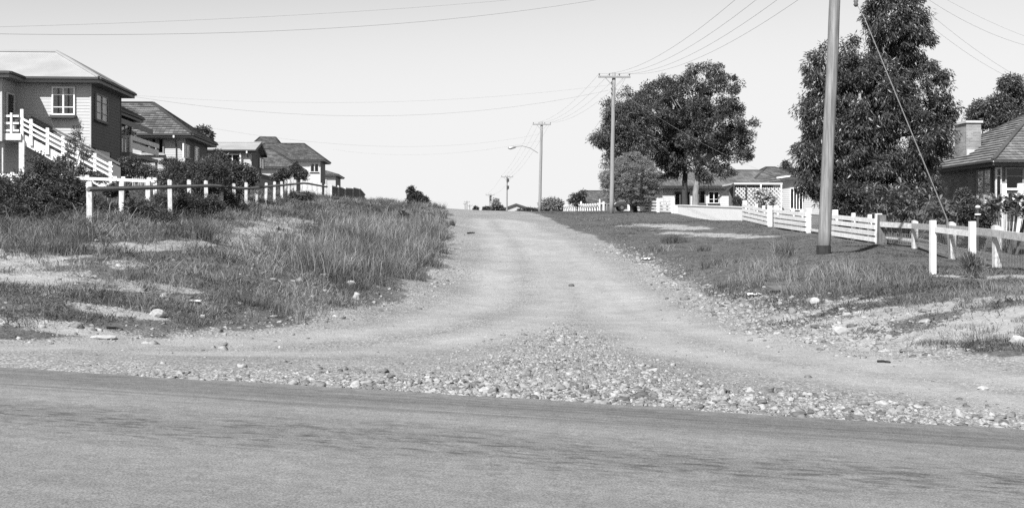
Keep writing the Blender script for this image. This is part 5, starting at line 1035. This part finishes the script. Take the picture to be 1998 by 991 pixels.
def cover(x, y):
    s = road_sd(x, y); m = np.clip((s - .15 + (vnoise(x, y, .7, 31) - .5) * 1.2) / .5, 0, 1) * (1 - .93 * bare(x, y))
    off = (x - SEAL_L.x) * sd_nrm.x + (y - SEAL_L.y) * sd_nrm.y; return m * (off > 1.2)
TALL = [np.array([hit(a, b)[:2] for a, b in l]) for l in ([(560, 520), (640, 470), (700, 440), (800, 420), (862, 440), (872, 500), (845, 545), (760, 560), (650, 545)],)]
def tallness(x, y): return np.clip(1 - np.where(inside(x, y, TALL[0]), -1, 1) * seg_d(x, y, TALL[0], True) / 1.6, 0, 1) * .5 + np.where(inside(x, y, TALL[0]), .5, 0)
def pl_(x, y):
    c = cover(x, y); left = x < road_mid(y); patch = vnoise(x, y, 1.3, 33) * .6 + vnoise(x, y, .45, 34) * .4
    return c * np.where(left, np.clip(np.where(y < 26, .3, .45) + (patch - .45) * 2.8, .06, 1), np.clip(.55 + (patch - .45) * 1.8, .15, 1)) * .98
def road_mid(y): return np.interp(y, [9, 20, 33, 50], [2.5, 2.2, 3., 3.6])
x, y = scatter(1300000, -16, 22, 12.5, 95, pl_)
left = x < road_mid(y); hh = np.where(left, .1, .05) * rng.lognormal(0, .45, len(x)) * (1 + 1.6 * np.clip(vnoise(x, y, .9, 35) - .5, 0, 1)) * np.where(left & (y > 24), 1.35, 1)
hh = np.where(left & (y < 24), hh * .65, hh)
hh = np.where(x < -8, hh * 1.5, hh)
hh = np.where(~left & (y > 29), hh * .5, hh); wd = .005 + .0003 * y + rng.uniform(0, .005, len(x)); ln = np.full(len(x), 1.1)
blades(x[left], y[left], hh[left], wd[left], ln[left], 'grass', 'grass_short', 'short dry grass and weeds covering the left verge')
lw = ~left; blades(x[lw], y[lw], hh[lw], wd[lw], ln[lw], 'lawn_grass', 'grass_lawn', 'cropped grass of the right verge')
x, y = scatter(380000, -14, 9, 13, 60, lambda x, y: np.clip(road_sd(x, y) * 2, 0, 1) * np.where(x < road_mid(y), 1, .35) * np.clip(.25 + (vnoise(x, y, .8, 41) - .4) * 3, 0, 1) * ((x - SEAL_L.x) * sd_nrm.x + (y - SEAL_L.y) * sd_nrm.y > 1.5))
blades(x, y, .045 * rng.lognormal(0, .4, len(x)), .005 + .0003 * y, np.full(len(x), 2.6), 'dry_straw', 'straw', 'flattened dry straw matted between the grass')
# ragged tufts
def tufts(cx_, cy_, nb, rad, h, jit=.3):
    k = np.repeat(np.arange(len(cx_)), nb); n = len(k); return cx_[k] + rng.normal(0, 1, n) * rad[k], cy_[k] + rng.normal(0, 1, n) * rad[k], h[k] * rng.uniform(.45, 1.2, n)
tx, ty = scatter(9000, -9, 3, 16, 70, lambda x, y: cover(x, y) * np.clip(tallness(x, y), .1, 1) * np.where(x < road_mid(y) + 1, 1, 0)); th = np.where(tallness(tx, ty) > .5, .5, .25) * rng.uniform(.6, 1.3, len(tx))
a1 = tufts(tx, ty, 34, np.full(len(tx), .12), th)
R_SPOTS = [(1310, 475, .5, .45), (1290, 490, .4, .35), (1500, 530, .7, .55), (1470, 545, .5, .4), (1600, 540, .9, .45), (1630, 530, .5, .42), (1520, 505, .3, .7), (1370, 490, .25, .3), (1660, 560, .9, .35), (1780, 550, .8, .25), (1560, 575, .5, .3), (1720, 575, .8, .25), (1930, 575, 1.2, .2), (1870, 590, .8, .2), (1910, 660, .9, .13), (1970, 665, .7, .16), (1840, 668, .4, .12), (1440, 560, .6, .3), (1400, 520, .6, .3),
            (1200, 440, 1., .2), (1160, 430, 1., .2), (410, 455, .4, .7), (388, 470, .5, .6), (60, 500, .6, .35), (110, 495, .5, .4), (160, 500, .5, .35), (40, 470, .9, .5), (120, 468, .7, .4), (300, 555, .6, .25), (520, 610, .7, .3), (1740, 475, .5, .3), (1690, 470, .4, .2), (880, 440, .2, .4), (860, 425, .4, .6), (835, 405, .9, .6), (760, 395, 1.5, .5), (680, 390, 1.5, .4), (710, 388, 1.5, .45), (740, 388, 1.5, .45)]
bx, by, br2, bh = [], [], [], []
for px, py, r_, h_ in R_SPOTS:
    c = hit(px, py); k = int(16 + 22 * r_); bx += list(c[0] + rng.normal(0, r_ * .6, k)); by += list(c[1] + rng.normal(0, r_ * .6, k)); br2 += [.06] * k; bh += list(h_ * rng.uniform(.6, 1.15, k))
a2 = tufts(np.array(bx), np.array(by), 22, np.array(br2), np.array(bh))
x, y, hh = (np.r_[p, q] for p, q in zip(a1, a2)); ok = road_sd(x, y) > -.25; x, y, hh = x[ok], y[ok], hh[ok]
blades(x, y, hh, .003 + .00022 * y, np.full(len(x), .45), 'tall_grass', 'grass_tall', 'tall seeding grass and ragged tufts on the banks')
# stalks with seed heads standing above the rest
x, y = scatter(5200, -7, 1.5, 22, 75, lambda x, y: cover(x, y) * np.clip(tallness(x, y), 0, 1)); 
blades(x, y, rng.uniform(.45, .95, len(x)), .008 + .00025 * y, np.full(len(x), .22), 'seed_stalks', 'straw', 'thin pale seed stalks standing above the bank grass')
# ------------------------------------------------------------------ small things lying about
def rock(label, px, py, r, m='rock_pale', kind='rock', seed=1, cat='rock'):
    p = hit(px, py); return tag(MB().blob((p[0], p[1], gz(p[0], p[1]) + r[2] * .45), r, seed, .16, 2).build(kind, m), label, cat)
rock('pale flat slab lying on the dirt at the left roadside', 202, 663, (.2, .14, .035), seed=2); rock('large pale rock among the grass at lower right edge', 1988, 668, (.13, .1, .09), seed=3)
rock('dark flat rock at the edge of the bitumen on the right', 1558, 801, (.085, .06, .04), 'rock_dark', seed=4); rock('pale boulder bedded in the right stony bank', 1638, 652, (.15, .11, .09), seed=5); rock('white stone block in the right stony bank, below the flat board', 1589, 594, (.11, .09, .08), seed=6)
rock('pale stone half buried at the foot of the left bank', 685, 558, (.12, .1, .09), seed=7); rock('upright pale stone at the edge of the left bank, near the road', 696, 584, (.09, .08, .12), seed=8); rock('pale lump of clay in the grass of the left bank', 633, 540, (.17, .1, .07), seed=9)
rock('rounded grey rock in the left grass near the roadside stick', 308, 627, (.14, .1, .08), 'stones', seed=10); rock('lone dark stone in the middle of the gravel road', 1115, 559, (.09, .07, .05), 'rock_dark', seed=11); rock('smooth pale stone lying on the dirt at the right', 1918, 761, (.06, .045, .03), seed=12)
def paper(label, px, py, s, seed):
    p = hit(px, py); rr = random.Random(seed); n = 6; g = gz(p[0], p[1]); v = [[V3(p[0] + (i / (n - 1) - .5) * s + rr.uniform(-.02, .02), p[1] + (j / (n - 1) - .5) * s * .7 + rr.uniform(-.02, .02), g + .03 + rr.uniform(0, .16) * s) for j in range(n)] for i in range(n)]; mb = MB()
    for i in range(n - 1):
        for j in range(n - 1): mb.quad([v[i][j], v[i + 1][j], v[i + 1][j + 1]]); mb.quad([v[i][j], v[i + 1][j + 1], v[i][j + 1]])
    return tag(mb.build('litter', 'paper'), label, 'litter')
paper('crumpled white paper lying at the right edge of the gravel road', 1263, 508, .42, 1); paper('crumpled sheet of newspaper caught on the left bank near the road', 788, 522, .36, 2); paper('torn white packet on the stony edge below the board', 1472, 578, .3, 3)
paper('scrap of white paper in the short left grass', 378, 596, .25, 5); paper('small scrap of paper in the grass below the left fence', 378, 420, .25, 6)
def stick(label, a, b, r, m='old_timber', kind='stick'):
    p, q = hit(*a), hit(*b); return tag(MB().path([V3(p[0], p[1], gz(p[0], p[1]) + r), V3((p[0] + q[0]) / 2, (p[1] + q[1]) / 2 + .03, gz((p[0] + q[0]) / 2, (p[1] + q[1]) / 2) + r * 1.3), V3(q[0], q[1], gz(q[0], q[1]) + r)], [r, r * .9, r * .7], 6).build(kind, m), label, kind)
stick('short dark stick lying on the dirt at the right', (1712, 708), (1737, 710), .017, 'pole_tar'); stick('dark stick at the left roadside beside the pale slab', (208, 648), (240, 648), .02, 'pole_tar'); stick('thin dark stick across the gravel road near its left edge', (912, 457), (926, 456), .04, 'pole_tar')
p = hit(1538, 568); q = gz(p[0], p[1]); bd = tag(MB().obox(V3(p[0], p[1], q + .05), V3(.45, .03, 0), V3(-.02, .25, .03), V3(0, -.002, .02)).build('board', 'palings'), 'flat weathered board lying in the grass in front of the nearest power pole', 'board')
tag(MB().obox(V3(p[0] - .03, p[1] + .34, q + .15), V3(.36, .03, .01), V3(-.004, .04, 0), V3(0, 0, .018)).build('plank', 'palings'), 'thin plank propped along the far edge of the flat board', 'plank')

# ------------------------------------------------------------------ camera, light, sky
cam = bpy.data.cameras.new('camera'); co = bpy.data.objects.new('camera', cam); COL.objects.link(co); SC.camera = co
co.location = (0, 0, CAMZ); co.rotation_euler = (R(90), 0, -YAW); cam.sensor_width = 36; cam.sensor_fit = 'HORIZONTAL'; cam.lens = 36 * F / 1998; cam.shift_y = -(495.5 - HY) / 1998
cam.clip_start = .1; cam.clip_end = 6000
AZ, EL_ = R(29), R(45.5)
sun = bpy.data.lights.new('sun', 'SUN'); sun.energy = SUN_E; sun.angle = R(.53); so = bpy.data.objects.new('sun', sun); COL.objects.link(so)
so.rotation_euler = Vector((math.sin(AZ) * math.cos(EL_), math.cos(AZ) * math.cos(EL_), -math.sin(EL_))).to_track_quat('-Z', 'Y').to_euler()
w = bpy.data.worlds.new('World'); SC.world = w; w.use_nodes = True; ns, ls = w.node_tree.nodes, w.node_tree.links; bg = ns['Background']
sky = ns.new('ShaderNodeTexSky'); sky.sky_type = 'NISHITA'; sky.sun_disc = False; sky.sun_elevation = EL_; sky.sun_rotation = R(180) + AZ; sky.air_density = 1.0; sky.dust_density = .2; sky.ozone_density = 1
# black-and-white film: blue-sensitive grey of the sky colour
sp = ns.new('ShaderNodeSeparateColor'); ls.new(sky.outputs[0], sp.inputs[0])
def wm(op, a, b):
    n = ns.new('ShaderNodeMath'); n.operation = op
    for k, v in enumerate((a, b)):
        if isinstance(v, (int, float)): n.inputs[k].default_value = v
        else: ls.new(v, n.inputs[k])
    return n.outputs[0]
lum = wm('ADD', wm('ADD', wm('MULTIPLY', sp.outputs[0], .3), wm('MULTIPLY', sp.outputs[1], .4)), wm('MULTIPLY', sp.outputs[2], .3))
lum = wm('MULTIPLY', wm('SUBTRACT', 1, wm('EXPONENT', wm('MULTIPLY', wm('POWER', lum, 3), -SKY_P), 0)), SKY_K); ls.new(lum, bg.inputs['Color']); bg.inputs['Strength'].default_value = .1
vs = SC.view_settings; vs.view_transform = 'Standard'; vs.look = 'None'; vs.exposure = EXPO; vs.gamma = 1; vs.use_curve_mapping = False
SC.cycles.max_bounces = 6; SC.cycles.transparent_max_bounces = 12; SC.cycles.use_denoising = False
